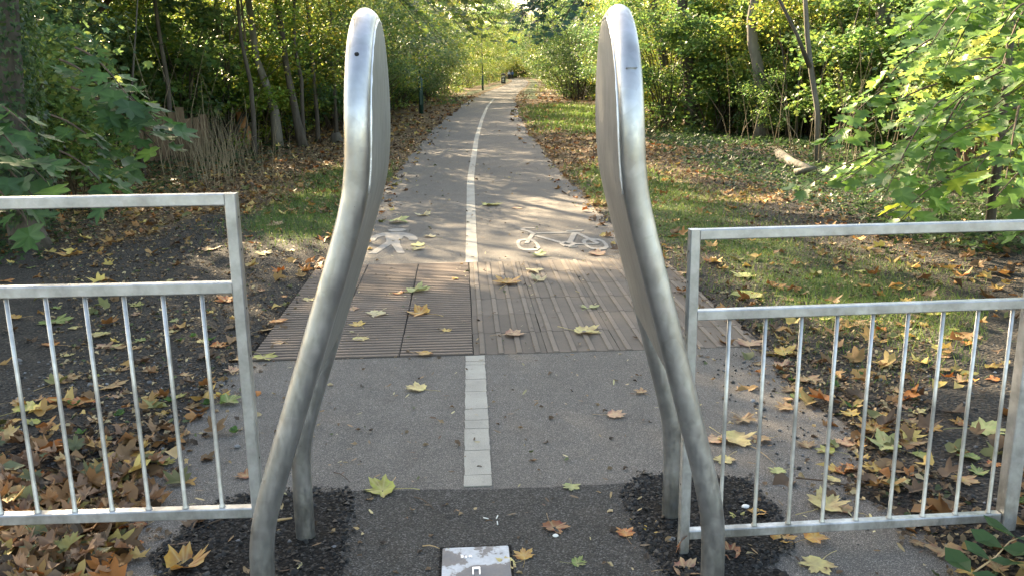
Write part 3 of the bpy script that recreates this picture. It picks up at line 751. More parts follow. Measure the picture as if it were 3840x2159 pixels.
def shrub(x, y, me, s, label, group, tint=(1, 1, 1), sz=None):
    o = link('shrub', me, None, (x, y, float(zg(x, y))-.03)); o.scale = (s, s, sz if sz else s); o.rotation_euler = (0, 0, random.uniform(0, 6.28)); o.color = tint+(1,)
    return tag(o, label, 'shrub', group)
def vt(lo=.8, hi=1.25): k = random.uniform(lo, hi)*1.12; return (k*random.uniform(.85, 1.1), k, k*random.uniform(.85, 1.1))

# canopy trees standing in the woods on both sides, their crowns above the picture
Gl, Gr = 'tall trees in the wood left of the path', 'tall trees in the wood right of the path'
for side in (-1, 1):
    y = 9.0
    while y < 150:
        for row in range(1):
            off = (7.4 if side < 0 else 9.2)+row*5.0+random.uniform(-1.5, 2)+(2.2 if y < 17 else 0)
            if y > 60: off -= 2.0
            yy = y+random.uniform(-1.2, 1.2); x = pc(yy)+side*off
            h = random.uniform(10, 14)
            if side > 0 and y < 12 : continue
            woodland_tree(x, yy, h, random.choice(BIG), 'tall leafy tree deep in the wood %s of the path, its crown above the view' % ('left' if side < 0 else 'right'),
                          Gl if side < 0 else Gr, random.uniform(1.0, 1.25), random.uniform(.05, .10), (random.uniform(-.8, .8), random.uniform(-.8, .8)), vt(.9, 1.3), random.choice(['bark', 'bark', 'bark_pale']))
        y += (7.0 if side < 0 else 10.0) if y < 60 else 9
for x, y, h in ((-6.9, 13.6, 11.5), (-9.6, 18.0, 12.5), (-10.5, 12, 12)):  # added trees, crowns above the view, placed towards the sun to shade the gateway
    woodland_tree(x, y, h, BIG[0], 'tall tree added in the near part of the left wood, its unseen crown shading the gateway', 'tall trees added to shade the gateway', 1.15, .08, (.3, 0), vt(.9, 1.2))
# low leafy trees that line the path further away
for side in (-1, 1):
    y = 21.0 if side < 0 else 34.0
    while y < 215:
        off = (3.9 if side < 0 else 4.6)+random.uniform(-.4, .6)+(.0 if y < 60 else .3)
        if side > 0 and y < 44: off += 1.6
        x = pc(y)+side*off
        s = random.uniform(.85, 1.1)*(1 if y < 60 else 1.25)
        yel = random.random() < (.25 if y < 50 else .65)
        woodland_tree(x, y, 4.5, LOW[1] if yel else LOW[0], '%s low bushy tree lining the %s side of the path, %s' % ('yellowing' if yel else 'green', 'left' if side < 0 else 'right', 'before both lamps' if y < 32 else 'between the lamps' if y < 74 else 'between lamp and bin' if y < 116 else 'beyond the bin'),
                      'low trees lining the path', s, .05, (0, 0), vt(.95, 1.4), 'bark', None, 0, False)
        y += random.uniform(2.6, 3.4) if y < 60 else random.uniform(4.5, 6)
for i in range(16):
    woodland_tree(-18+i*4.2, 262+(i % 3)*5, 7, LOW[i % 2], 'pale bushy tree in the farthest row behind the end of the path', 'farthest row of trees', 2.6, .08, (0, 0), vt(1.1, 1.5), 'bark', None, 0, False)
HANG = [leafy('low_branches', 7000, 1.5, 1.7, 46, .42, .062, T_ov, np.array([(.035, .080, .035), (.045, .095, .040), (.055, .115, .035)]), 0, .5),
        leafy('low_branches', 7000, 1.5, 1.7, 46, .42, .062, T_ov, G_mid, 0, .5)]
# trees whose low branches hang in front of the bare trunks, and dense bushes right of the path
for i, (x, y, z, k) in enumerate([(-3.4, 15.2, 2.75, 0), (-4.6, 14.4, 2.7, 0), (-5.9, 14.2, 2.6, 1), (-7.2, 14.8, 2.6, 1), (-2.9, 17.6, 3.0, 0), (-4.4, 17.2, 2.9, 1), (-6.2, 12.6, 2.5, 1), (-2.6, 20.4, 3.2, 1)]):
    t = woodland_tree(x-.4, y+1.5, 7, BIG[2], ['tree whose low branches hang beside the left hoop', 'tree with low dark branches above the dry stems', 'tree with low branches above the board fence', 'tree with low branches left of the board fence', 'tree with low branches just behind the left hoop', 'tree with low branches above the slanting trunk', 'tree with low branches nearest the ivy covered tree', 'tree with low branches above the dark stump'][i], 'trees with low hanging branches on the left', (.32 if i in (0, 4, 7, 1, 5) else .8), .045, (0, 0), vt(.9, 1.2), 'bark', None, 6.0, False)
    c = link('low_branches', HANG[k], t, (.4, -1.5, z)); c.rotation_euler = (0, 0, i*1.3); c.color = vt(.9, 1.3)+(1,)
for i, (x, y, s_, k) in enumerate([(4.9, 21.5, .95, 0), (5.9, 20.3, .9, 2), (7.4, 19.6, .95, 0), (8.6, 18.4, 1.0, 2), (9.6, 17.2, 1.0, 0), (5.2, 24, 1.0, 1), (6.8, 22.5, 1.05, 0), (8.2, 15.8, .8, 2), (10.2, 14.6, 1.0, 0)]):
    shrub(x, y, TALL[k], s_, ['dense bush just right of the right hoop', 'broad leaved bush before the leaning dark trunk', 'dense bush behind the curved grey trunk', 'broad leaved bush right of the curved grey trunk', 'dense bush between the forked sapling and the pale trunk', 'yellowish bush behind the right hoop', 'dense bush hiding the dark trunks', 'low broad leaved bush beside the pale smooth trunk', 'dense bush at the right behind the pale smooth trunk'][i], None, vt(1, 1.3))
# where the path bends away the wood closes the view
for i in range(44):
    x = 2+random.uniform(-14, 26); y = 196+random.uniform(0, 50)
    
    woodland_tree(x, y, 7, LOW[1] if i % 2 else LOW[0], 'pale sunlit bushy tree closing the view at the far end of the path', 'far trees at the end of the path', random.uniform(1.9, 2.6), .08, (0, 0), vt(1.1, 1.6), 'bark', None, 0, False)

def kind_label(me, y, side):
    k = ['small leaved mid green', 'small leaved dark green', 'broad leaved green', 'yellowing green'][SHR.index(me)]
    d = 'nearest' if y < 17 else ('middle' if y < 29 else 'far')
    return '%s shrub in the %s stretch of the thicket %s of the path' % (k, d, side)
# thicket shrubs, left side
for row in range(5):
    y = 10.6+row*.9
    while y < 46:
        off = 4.3+row*1.55+random.uniform(-.5, .5)
        if y < 20 and row == 0: y += 1.7; continue       # the open strip with bare trunks and dry stems
        x = pc(y)-off
        if y < 15.8 and -.46 < x/y < -.20: y += 1.8; continue      # gap through which the board fence shows
        m_ = random.choice([SHR[0], SHR[1], SHR[1], SHR[2], SHR[3]] if row > 1 else [SHR[0], SHR[1], SHR[2]])
        shrub(x, y, m_, random.uniform(.9, 1.3), kind_label(m_, y, 'left'), 'thicket shrubs left of the path', vt())
        y += random.uniform(1.5, 2.2)
# thicket shrubs, right side
for row in range(5):
    y = 13.5+row*.8
    while y < 46:
        off = 6.6+row*1.55+random.uniform(-.5, .5)
        if y < 21 and row == 0: y += 2; continue
        x = pc(y)+off
        m_ = random.choice(SHR); shrub(x, y, m_, random.uniform(.85, 1.25), kind_label(m_, y, 'right'), 'thicket shrubs right of the path', vt())
        y += random.uniform(1.6, 2.3)
# low bushes in front that close the dark gaps under the taller ones
for side in (-1, 1):
    y = 19.0 if side < 0 else 17.5
    while y < 48:
        off = (4.5 if side < 0 else 6.2)+random.uniform(-.5, .7)
        k = random.randrange(4); shrub(pc(y)+side*off, y, SHR[k], random.uniform(.5, .75), 'low %s bush at the front of the thicket %s of the path, %s' % (['small leaved green', 'dark green', 'broad leaved', 'yellowing'][k], 'left' if side < 0 else 'right', 'near' if y < 30 else 'far'), 'low bushes at the edge of the thicket', vt(1.1, 1.5))
        y += random.uniform(1.0, 1.7)
# tall dense bushes whose leaves fill the space between the trunks
for side in (-1, 1):
    for row in range(3):
        y = 15.5+row*1.1
        while y < 60:
            off = (4.9 if side < 0 else 6.8)+row*2.2+random.uniform(-.5, .5)
            if side < 0 and y < 18.5 and row == 0: y += 1.5; continue
            kk = random.randrange(3)
            shrub(pc(y)+side*off, y, TALL[kk], random.uniform(.9, 1.2), 'tall %s bush in the %s part of the wood %s of the path' % (['mid green', 'yellowing', 'broad leaved'][kk], 'near' if y < 28 else 'far', 'left' if side < 0 else 'right'), 'tall bushes in the wood %s of the path' % ('left' if side < 0 else 'right'), vt(.9, 1.35))
            y += random.uniform(2.4, 3.2)
# crowns that reach over the path further away
y = 52
while y < 200:
    side = random.choice((-1, 1))
    woodland_tree(pc(y)+side*5.4, y, 11, random.choice(BIG), 'tall tree %s of the path with a crown reaching over it' % ('left' if side < 0 else 'right'), 'trees arching over the path', random.uniform(.9, 1.15), .07, (-side*3.0, 0), vt(1, 1.4), 'bark', None, 6.6+y*.02)
    y += random.uniform(7, 11)

# shrubs close to the camera at the sides
for x, y, k, s, lab in [(-6.4, 9.2, 1, 1.2, 'dark green shrub behind the ivy covered tree'), (-5.3, 6.6, 0, 1.05, 'leafy shrub at the left edge before the ivy covered tree'),
                        (-5.6, 10.4, 2, 1.15, 'broad leaved shrub between the ivy covered tree and the board fence'), (-7.6, 10.6, 1, 1.35, 'dark shrub far left behind the board fence'),
                        (-9, 13, 0, 1.5, 'tall shrub behind the board fence'), (-7.2, 13.5, 3, 1.3, 'yellowish shrub behind the board fence'),
                        (6.3, 10.4, 1, 1.1, 'dark shrub behind the maple sapling'), (7.7, 12.3, 0, 1.25, 'shrub behind the maple sapling beside the pale trunk'), (5.6, 8.2, 2, .95, 'broad leaved shrub right behind the maple sapling'),
                        (-5.0, 9.2, 0, .95, 'mid green shrub close behind the ivy covered tree'), (-6.6, 11.8, 3, 1.1, 'yellowish shrub left of the board fence'), (-4.3, 10.2, 2, .55, 'low broad leaved bush right of the ivy covered tree'), (9.2, 11, 1, 1.5, 'tall dark shrub far right behind the maple sapling'), (7.4, 8.6, 0, 1.3, 'leafy shrub at the right edge behind the maple sapling')]:
    shrub(x, y, SHR[k], s, lab, None, vt(1.2, 1.5))

# trunks that stand out
def lone_trunk(name, label, pts, r0, r1, mat, cat='tree', crown=None, zc=None, cs=.28):
    b = Vector(pts[0]); t = thing(name, label, cat, b)
    P = [Vector(p)-b for p in pts]; P[0].z -= (.12 if name != 'fallen_branch' and name != 'fallen_log' else 0)
    N = len(P); mb = MB(); mb.tube(P, [r0*(1.25 if i == 0 else 1)+(r1-r0)*i/(N-1) for i in range(N)], 12, True, .05); mb.build('trunk', M[mat], t)
    if crown is not None:
        c = link('crown', crown, t, tuple(P[-1]+Vector((0, 0, zc or 0)))); c.rotation_euler = (0, 0, random.uniform(0, 6)); c.scale = (cs, cs, cs); c.color = vt(.9, 1.2)+(1,)
    return t
def tr_pts(pix, Y0, dY=0, extra=None, snap=True):
    """trunk through points of the photo standing at distance Y0"""
    out = [at_dist(px, py, Y0+dY*i) for i, (px, py) in enumerate(pix)]
    if snap: out[0].z = float(zg(out[0].x, out[0].y))
    if extra:
        out.append(out[-1]+Vector(extra))
    return out
lone_trunk('woodland_tree', 'slanting grey trunk between the board fence and the left hoop', tr_pts([(700, 375), (690, 280), (668, 210), (645, 150)], 18.75, 0, (-.5, .3, 7)), .11, .05, 'bark_pale', crown=BIG[0])
lone_trunk('woodland_tree', 'brown trunk leaning left, nearest the left hoop', tr_pts([(764, 372), (748, 310), (735, 240), (722, 180)], 18.9, 0, (-.6, .3, 7)), .10, .05, 'bark', crown=BIG[1])
lone_trunk('woodland_tree', 'thin brown trunk beside the dark tree stump', tr_pts([(800, 362), (797, 290), (790, 200), (785, 150)], 20.2, 0, (-.2, .3, 6)), .05, .03, 'bark', crown=BIG[2])
lone_trunk('woodland_tree', 'thin pale sapling stem left of the slanting grey trunk', tr_pts([(640, 340), (636, 260), (628, 200)], 19, 0, (-.2, .2, 5)), .035, .02, 'bark_pale', crown=BIG[2])
lone_trunk('tree_stump', 'dark brown broken stump behind the left hoop', tr_pts([(848, 362), (846, 350), (843, 335)], 20.0), .17, .10, 'bark', 'stump')
lone_trunk('broken_trunk', 'broken trunk with torn bark in the left thicket, coloured orange brown as if sunlit', tr_pts([(622, 372), (612, 320), (604, 285), (594, 262)], 18.9), .17, .05, 'sun_tinted_wood', 'trunk')
lone_trunk('woodland_tree', 'curved grey trunk standing in ivy right of the right hoop', tr_pts([(1912, 362), (1918, 300), (1916, 250), (1906, 165), (1893, 110), (1890, 50), (1898, 0)], 18.1, 0, (.3, .2, 6)), .14, .08, 'bark_pale', crown=BIG[0])
lone_trunk('woodland_tree', 'thin forked pale sapling among the bushes right of the curved trunk', tr_pts([(2062, 360), (2056, 280), (2040, 180), (2030, 90), (2025, 0)], 13.5, 0, (0, .2, 4)), .045, .03, 'bark_pale', crown=BIG[2])
lone_trunk('fallen_branch', 'long dark branch leaning across the forked sapling', tr_pts([(2036, 170), (2005, 90), (1960, 0)], 13.45, 0, (-.3, 0, .5), False), .03, .02, 'bark', 'branch')
lone_trunk('woodland_tree', 'thick pale smooth trunk rising behind the maple sapling', tr_pts([(2238, 380), (2234, 200), (2232, 100), (2226, 30), (2222, 0)], 15.9, 0, (0, .2, 7)), .20, .14, 'bark_pale', crown=BIG[1])
lone_trunk('woodland_tree', 'dark trunk at the top of the photo right beside the right hoop', tr_pts([(1745, 330), (1735, 200), (1722, 100), (1715, 20)], 21, 0, (.2, .2, 6)), .17, .12, 'bark', crown=BIG[2])
lone_trunk('woodland_tree', 'leaning dark trunk close behind the top of the right hoop', tr_pts([(1700, 320), (1680, 200), (1655, 90), (1640, 0)], 24, 0, (-.5, .2, 6)), .14, .09, 'bark', crown=BIG[0])
rr = random.Random(11)
for i in range(46):
    side = -1 if i % 2 else 1
    y = rr.uniform(12, 24); x = pc(y)+side*rr.uniform(4.6 if side < 0 else 6, 10.5)
    pale = rr.random() < .5
    lone_trunk('sapling_stem', '%s thin bare stem among the undergrowth %s of the path' % ('pale' if pale else 'brown', 'left' if side < 0 else 'right'),
               [(x, y, float(zg(x, y))), (x+rr.uniform(-.15, .15), y, 1.2), (x+rr.uniform(-.4, .4), y, rr.uniform(2.2, 3.6))], rr.uniform(.012, .03), .008, 'bark_pale' if pale else 'bark', 'sapling')['group'] = 'thin stems in the undergrowth'

# ------------------------------------------------------------------ ivy covered tree on the left
def ivy_tree():
    b = Vector((-3.83, 7.9, 0)); b.z = float(zg(b.x, b.y))
    t = thing('ivy_covered_tree', 'thick tree trunk wrapped in dark ivy at the left edge of the photo', 'tree', b)
    P = [Vector((.06, 0, -.1)), Vector((.02, 0, .15)), Vector((0, 0, .5)), Vector((-.02, 0, 1.2)), Vector((.02, .05, 2.2)), Vector((.05, .1, 4)), Vector((0, .1, 8))]
    mb = MB(); mb.tube(P, [.20, .15, .145, .16, .17, .15, .10], 16, True, .05)
    for k in range(5):
        a = k*1.3+.4; mb.tube([P[4]+Vector((0, 0, k*.6)), P[4]+Vector((math.cos(a)*1.2, math.sin(a)*1.2, 1+k*.6)), P[4]+Vector((math.cos(a)*2.4, math.sin(a)*2.4, 1.5+k*.7))], [.05, .035, .015], 7, False)
    mb.build('trunk', M['bark'], t)
    n = 5200; z = rng.uniform(.42, 4.2, n); z = np.where(rng.random(n) < .15, rng.uniform(.25, .9, n), z)
    cx = np.interp(z, [0, .5, 1.2, 2.2, 4], [.02, 0, -.02, .02, .05]); a = rng.uniform(0, 2*math.pi, n)
    r = .16+np.abs(rng.normal(0, .05, n))+.06*fbm(a*2, z, 1.5, 3)+.05*np.clip((z-.5)/1, 0, 1)
    pos = np.stack([cx+r*np.cos(a), r*np.sin(a), z], 1)
    R = rot_mats(a-math.pi/2+rng.normal(0, .4, n), np.full(n, -1.15)+rng.normal(0, .35, n), rng.normal(0, .4, n))
    me = scatter('ivy', T_iv, pos, R, .060*rng.uniform(.6, 1.3, n), tints(n, np.array([(.022, .050, .018), (.035, .075, .022), (.055, .095, .03)])), M['leaf'])
    link('ivy', me, t)['kind'] = 'stuff'
    c = link('crown', BIG[2], t, (0, .2, 6.6)); c.scale = (1.0, 1.0, 1.0)
    return t, b
ivy_t, ivy_b = ivy_tree()

# ------------------------------------------------------------------ maple branches with large leaves
HV = [leaf_template('maple', .35, 20+i) for i in range(4)]
HM = []
for i, (V, Fc, w) in enumerate(HV):
    me = bpy.data.meshes.new('maple_leaf_blade'); mb = MB(); mb.add(V, [tuple(f) for f in Fc]); 
    mb.add([(-.008, 0, 0), (.008, 0, 0), (.006, -.45, -.05), (-.006, -.45, -.05)], [(0, 1, 2, 3)])
    me = mb.mesh('maple_leaf_blade', M['leaf']); at = me.attributes.new('tint', 'FLOAT_COLOR', 'POINT')
    wv = list(w)+[1]*4; at.data.foreach_set('color', np.array([[1+.6*q, 1+.45*q, 1+.5*q, 1] for q in wv]).ravel()); HM.append(me)
def spray(root, tip, nleaf, size, out, rnd, sag=.12):
    """a drooping twig with paired leaves; appends (pos, rot, size) of the leaves and returns the twig points"""
    root, tip = Vector(root), Vector(tip); pts = []
    d = tip-root
    for i in range(7):
        f = i/6; pts.append(root+d*f+Vector((0, 0, -sag*f*f+sag*.3*math.sin(math.pi*f))))
    for k in range(nleaf):
        f = .2+.8*(k//2+.5)/(nleaf/2); f = min(f, 1); side = 1 if k % 2 else -1
        i = min(5, int(f*6)); p = pts[i].lerp(pts[i+1], f*6-i)
        dd = Vector((d.x, d.y, 0)).normalized(); yaw = math.atan2(dd.y, dd.x)-math.pi/2
        ya = yaw+side*rnd.uniform(.35, 1.25)*(1 if f < .97 else .2)+rnd.uniform(-.25, .25)
        pit = -rnd.uniform(.15, .95); rol = rnd.uniform(-.45, .45)
        s = size*rnd.uniform(.65, 1.25)
        pe = Vector((-math.sin(ya), math.cos(ya), -.3))*s*.45
        out.append((p+pe+Vector((0, 0, rnd.uniform(-.02, .02))), ya, pit, rol, s))
    return pts
def maple(label, base, sprays, size, pal, seed, stem_pts, stem_r, name='maple_sapling', frac_keep=300):
    rnd = random.Random(seed); t = thing(name, label, 'tree', base)
    b = Vector(base); mb = MB(); mb.tube([Vector(p)-b for p in stem_pts], [stem_r+(stem_r*.3-stem_r)*i/(len(stem_pts)-1) for i in range(len(stem_pts))], 9, True, .05); mb.build('trunk', M['bark'], t)
    L = []; tw = MB()
    for root, tip, n in sprays:
        pts = spray(root, tip, n, size, L, rnd); tw.tube([p-b for p in pts], [.009-.001*i for i in range(7)], 5, False)
    tw.build('twigs', M['twig'], t)['kind'] = 'stuff'
    L.sort(key=lambda l: -l[4]/(l[0]-Vector((0, 0, EYE))).length)
    for i, (p, ya, pi_, ro, s) in enumerate(L[:frac_keep]):
        o = link('leaf', rnd.choice(HM), t, p-b); o.rotation_euler = (Matrix.Rotation(ya, 3, 'Z')@Matrix.Rotation(pi_, 3, 'X')@Matrix.Rotation(ro, 3, 'Y')).to_euler()
        o.scale = (s, s, s); c = pal[rnd.choices(range(len(pal)), [6, 6, 3, 1][:len(pal)])[0]]; k = rnd.uniform(.8, 1.2); o.color = (c[0]*k, c[1]*k, c[2]*k, 1)
    rest = L[frac_keep:]
    if rest:
        pos = np.array([tuple(l[0]-b) for l in rest]); R = rot_mats(np.array([l[1] for l in rest]), np.array([l[2] for l in rest]), np.array([l[3] for l in rest]))
        me = scatter('foliage', T_mc, pos, R, np.array([l[4] for l in rest]), tints(len(rest), np.array(pal[:3])), M['leaf']); link('foliage', me, t)['kind'] = 'stuff'
    return t
PALM = [(.085, .185, .038), (.105, .21, .045), (.07, .15, .042), (.26, .34, .045)]
rnd = random.Random(4)
sp = []
# stems of the sapling on the right stand at about (4.4, 7.2); the twigs reach towards the path and the camera
for i in range(64):
    z = rnd.uniform(.62, 2.7); Y = rnd.uniform(5.0, 7.6)
    root = (rnd.uniform(3.6, 4.6)+.1*(Y-6), Y+rnd.uniform(.2, .7), z+rnd.uniform(-.1, .25))
    # reach: the outline of the foliage slants from the top left to the middle
    reach = np.interp(z, [.3, .6, 1.0, 1.5, 2.0, 2.7], [.9, 1.25, 1.35, 1.2, .75, .5])*rnd.uniform(.65, 1.05)
    tip = (root[0]-reach*rnd.uniform(.85, 1.05), Y-rnd.uniform(.0, .9), z-rnd.uniform(.0, .25))
    sp.append((root, tip, rnd.choice([12, 14, 16, 18])))
for i in range(26):
    z = rnd.uniform(.95, 2.9); Y = rnd.uniform(4.2, 6.0); root = (rnd.uniform(3.3, 4.0), Y+.3, z+.15)
    sp.append((root, (root[0]-rnd.uniform(.4, .8), Y-rnd.uniform(.1, .6), z-rnd.uniform(0, .2)), rnd.choice([8, 10, 12])))
maple('maple sapling with large green leaves spreading at the right edge of the photo', (4.5, 7.3, float(zg(4.5, 7.3))), sp, .135, PALM, 9,
      [(4.5, 7.3, -.05), (4.45, 7.2, 1), (4.3, 7.0, 2.2), (4.2, 6.9, 4)], .045)
sp = []
for (x0, y0, x1, y1, Y, n) in [(190, 120, 330, 215, 6.0, 10), (210, 190, 400, 270, 6.0, 14), (180, 220, 400, 330, 6.1, 16), (130, 290, 300, 385, 6.2, 14), (150, 380, 290, 470, 6.4, 12), (150, 150, 300, 240, 6.3, 12), (240, 250, 430, 300, 6.2, 10), 
                               (-80, 300, 60, 350, 4.7, 8), (-70, 340, 110, 400, 4.7, 9), (-80, 380, 80, 440, 4.6, 8), (-80, 450, 60, 500, 4.8, 7), (-60, 250, 90, 300, 5.0, 6), (20, 480, 70, 540, 6.9, 5),]:
    sp.append((at_dist(x0, y0, Y+.5), at_dist(x1, y1, Y), n))
mb_ = ivy_b
maple('drooping maple with dark green leaves beside the ivy covered tree', (-4.6, 7.0, float(zg(-4.6, 7.0))), sp, .165, [(.028, .078, .022), (.036, .092, .024), (.024, .066, .024), (.09, .17, .03)], 21,
      [(-4.6, 7.0, -.05), (-4.4, 6.9, 1.2), (-4.2, 6.9, 2.6), (-3.9, 6.8, 4)], .06, 'maple_tree')

# overhanging boughs across the top of the view, hung from trees beside the path
def bough(label, base, stem_top, sprays, size, pal, seed):
    return maple(label, base, sprays, size, pal, seed, [base, (base[0], base[1], 1.5), ((base[0]+stem_top[0])/2, base[1], 3.2), stem_top], .07, 'overhanging_tree', 260)
def px_sprays(lst):
    out = []; q = random.Random(12)
    for a, b, c, d, Y, n in lst:
        for k in range(3): out.append((at_dist(a+q.uniform(-25, 25), b+q.uniform(-20, 10), Y+.6+q.uniform(-.3, .3)), at_dist(c+q.uniform(-30, 30), d+q.uniform(-45, 8), Y+q.uniform(-.3, .3)), n))
    return out
bl = [(1015, -60, 1120, 60, 14, 16), (1060, -70, 1200, 70, 14.5, 18), (1120, -60, 1250, 100, 15, 18), (960, -50, 1060, 60, 13.5, 14), (1150, -60, 1240, 40, 14.6, 14), (1080, -40, 1180, 90, 15.3, 14), (1000, -20, 1080, 90, 14.8, 12), (900, -80, 1010, -10, 13.7, 12)]
bough('tree left of the path whose dark bough hangs over the path', (-6.8, 15.4, 0), (-3.4, 14.6, 4.6), px_sprays(bl), .125, [(.045, .085, .018), (.06, .10, .02), (.035, .07, .018), (.16, .17, .03)], 31)
br_ = [(1480, -60, 1330, 70, 12.0, 22), (1450, -60, 1300, 30, 12.3, 20), (1500, -70, 1380, 90, 11.8, 20), (1420, -80, 1290, 90, 12.6, 16), (1520, -40, 1430, 60, 12, 18), (1380, -80, 1340, 110, 12.2, 14)]
bough('tree right of the path whose blue green feathery bough hangs over the path', (7.8, 12.8, 0), (4.6, 12.4, 4.4), px_sprays(br_), .095, [(.020, .055, .034), (.03, .07, .04), (.018, .05, .03), (.03, .07, .03)], 32)

# ------------------------------------------------------------------ wooden board fence on the left
def board_fence():
    t = thing('board_fence', 'old brown vertical board fence half hidden in the left thicket', 'fence', (-5.5, 15.6, 0))
    r = random.Random(2); x = 0
    for i in range(9):
        w = r.uniform(.10, .14); h = r.uniform(.78, .92)-(.12 if i > 5 else 0)
        mb = MB(); mb.box(x, x+w, -.011, .011, -.05, h); o = mb.build('board', M['fence_wood'], t); o.rotation_euler = (0, r.uniform(-.02, .03), 0); x += w+.012
    mb = MB(); mb.box(0, x, .013, .05, .55, .62); mb.build('rail', M['fence_wood'], t)
    mb = MB(); mb.box(-.1, -.012, -.03, .05, -.1, .95); mb.build('post', M['fence_wood'], t); t.location.z = float(zg(-5.2, 15.6)); t.rotation_euler = (0, 0, .1)
board_fence()
# dry stems
def dry_stems():
    mb = MB(); r = random.Random(8)
    for i in range(190):
        Y = r.uniform(11.5, 17); px = r.gauss(545, 55) if i < 150 else r.uniform(470, 860)
        g = at_dist(px, 400, Y); x = g.x
        if x > pc(Y)-2.6: continue
        h = r.uniform(.3, 1.0) if i < 150 else r.uniform(.2, .6); z = float(zg(x, Y))
        dx, dy = r.uniform(-.25, .25), r.uniform(-.2, .2)
        mb.tube([(x, Y, z-.02), (x+dx*.4, Y+dy*.4, z+h*.55), (x+dx, Y+dy, z+h)], [.0036, .003, .0015], 4, False)
    o = mb.build('dry_stems', M['stem']); tag(o, 'dead straw coloured stems standing at the edge of the left thicket', 'undergrowth', None, 'stuff')
dry_stems()
def bare_twigs():
    mb = MB(); r = random.Random(18)
    for i in range(420):
        s = -1 if i % 2 else 1; Y = r.uniform(9, 22); x = pc(Y)+s*r.uniform(4.4 if s < 0 else 4.9, 9); z = float(zg(x, Y))
        h = r.uniform(.4, 2.2); dx, dy = r.uniform(-.7, .7), r.uniform(-.5, .5)
        mb.tube([(x, Y, z-.02), (x+dx*.3, Y+dy*.3, z+h*.5), (x+dx, Y+dy, z+h)], [.007, .005, .002], 4, False)
    o = mb.build('bare_twigs', M['stem']); tag(o, 'bare tangled twigs inside the undergrowth on both sides of the path', 'undergrowth', None, 'stuff')
bare_twigs()
# fallen log, right
lone_trunk('fallen_log', 'pale broken log lying on the ivy near the maple sapling', [ground_at(1955, 388, .10), ground_at(1990, 408, .12), ground_at(2045, 430, .10)], .075, .055, 'bark_pale', 'log')
lone_trunk('fallen_branch', 'short pale branch crossing the broken log', [ground_at(2000, 434, .12), ground_at(2052, 422, .20)], .04, .025, 'bark_pale', 'branch')

# ------------------------------------------------------------------ lamp posts, bin, walkers
def lamp_post(x, y, label, sticker):
    t = thing('lamp_post', label, 'lamp post', (x, y, 0), 0, 'green lamp posts along the left of the path')
    mb = MB(); mb.tube([(0, 0, -.1), (0, 0, 1.25), (0, 0, 1.32)], [.085, .085, .05], 14); mb.build('base_column', M['green_paint'], t)
    mb = MB(); mb.tube([(0, 0, 1.3), (0, 0, 5.0)], [.045, .036], 12); mb.build('pole', M['green_paint'], t)
    mb = MB(); mb.tube([(0, 0, 5.0), (0, 0, 5.08), (0, 0, 5.3), (0, 0, 5.36)], [.06, .13, .16, .04], 14); mb.build('lantern', M['green_paint'], t)
    mb = MB(); mb.box(-.045, .045, -.093, -.0865, .35, .85); mb.build('door', M['green_paint'], t)
    if sticker: mb = MB(); mb.box(-.030, .030, -.052, -.0465, 1.75, 2.05); mb.build('number_plate', M['white_sticker'], t)
p = ground_at(1060, 289); lamp_post(p.x, p.y, 'nearer dark green lamp post with a pale plate at the left edge of the path', True)
p = ground_at(1214, 229); lamp_post(p.x, p.y, 'farther dark green lamp post on the left verge before the litter bin', False)
def bin_():
    p = ground_at(1265.5, 212); t = thing('litter_bin', 'black litter bin with domed lid at the left edge of the path', 'bin', (p.x, p.y, 0))
    mb = MB(); mb.box(-.29, .29, -.29, .29, 0, .80, .05); mb.build('body', M['black_plastic'], t)
    for sx in (-1, 1):
        for sy in (-1, 1):
            mb = MB(); mb.box(sx*.25-.04, sx*.25+.04, sy*.25-.04, sy*.25+.04, .801, 1.10); mb.build('lid_post', M['black_plastic'], t)
    mb = MB(); mb.tube([(0, 0, 1.10), (0, 0, 1.16), (0, 0, 1.25), (0, 0, 1.31)], [.40, .40, .30, .08], 4); o = mb.build('lid', M['black_plastic'], t); o.rotation_euler = (0, 0, math.pi/4)
    mb = MB(); mb.add([(-.16, -.294, .52), (-.02, -.294, .42), (.12, -.294, .55), (.08, -.294, .70), (-.05, -.294, .66)], [(0, 1, 2, 3, 4)]); mb.add([(-.12, -.294, .3), (.12, -.294, .28), (.10, -.294, .38), (-.08, -.294, .40)], [(0, 1, 2, 3)])
    mb.build('emblem', M['white_sticker'], t)
    mb = MB(); mb.tube([(0, -.05, .80), (.02, -.05, .9), (0, 0, .99)], [.2, .17, .03], 9, True, .2); mb.build('rubbish', M['white_sticker'], t)
bin_()
def skin_mesh(name, verts, edges, radii, mat, parent, sub=1):
    me = bpy.data.meshes.new(name); me.from_pydata(verts, edges, []); o = link(name, me, parent)
    md = o.modifiers.new('skin', 'SKIN'); md.use_smooth_shade = True
    bpy.context.view_layer.update()
    for v, r in zip(me.skin_vertices[0].data, radii): v.radius = (r if isinstance(r, tuple) else (r, r))
    me.skin_vertices[0].data[0].use_root = True
    s = o.modifiers.new('sub', 'SUBSURF'); s.levels = sub; s.render_levels = sub; me.materials.append(mat); return o
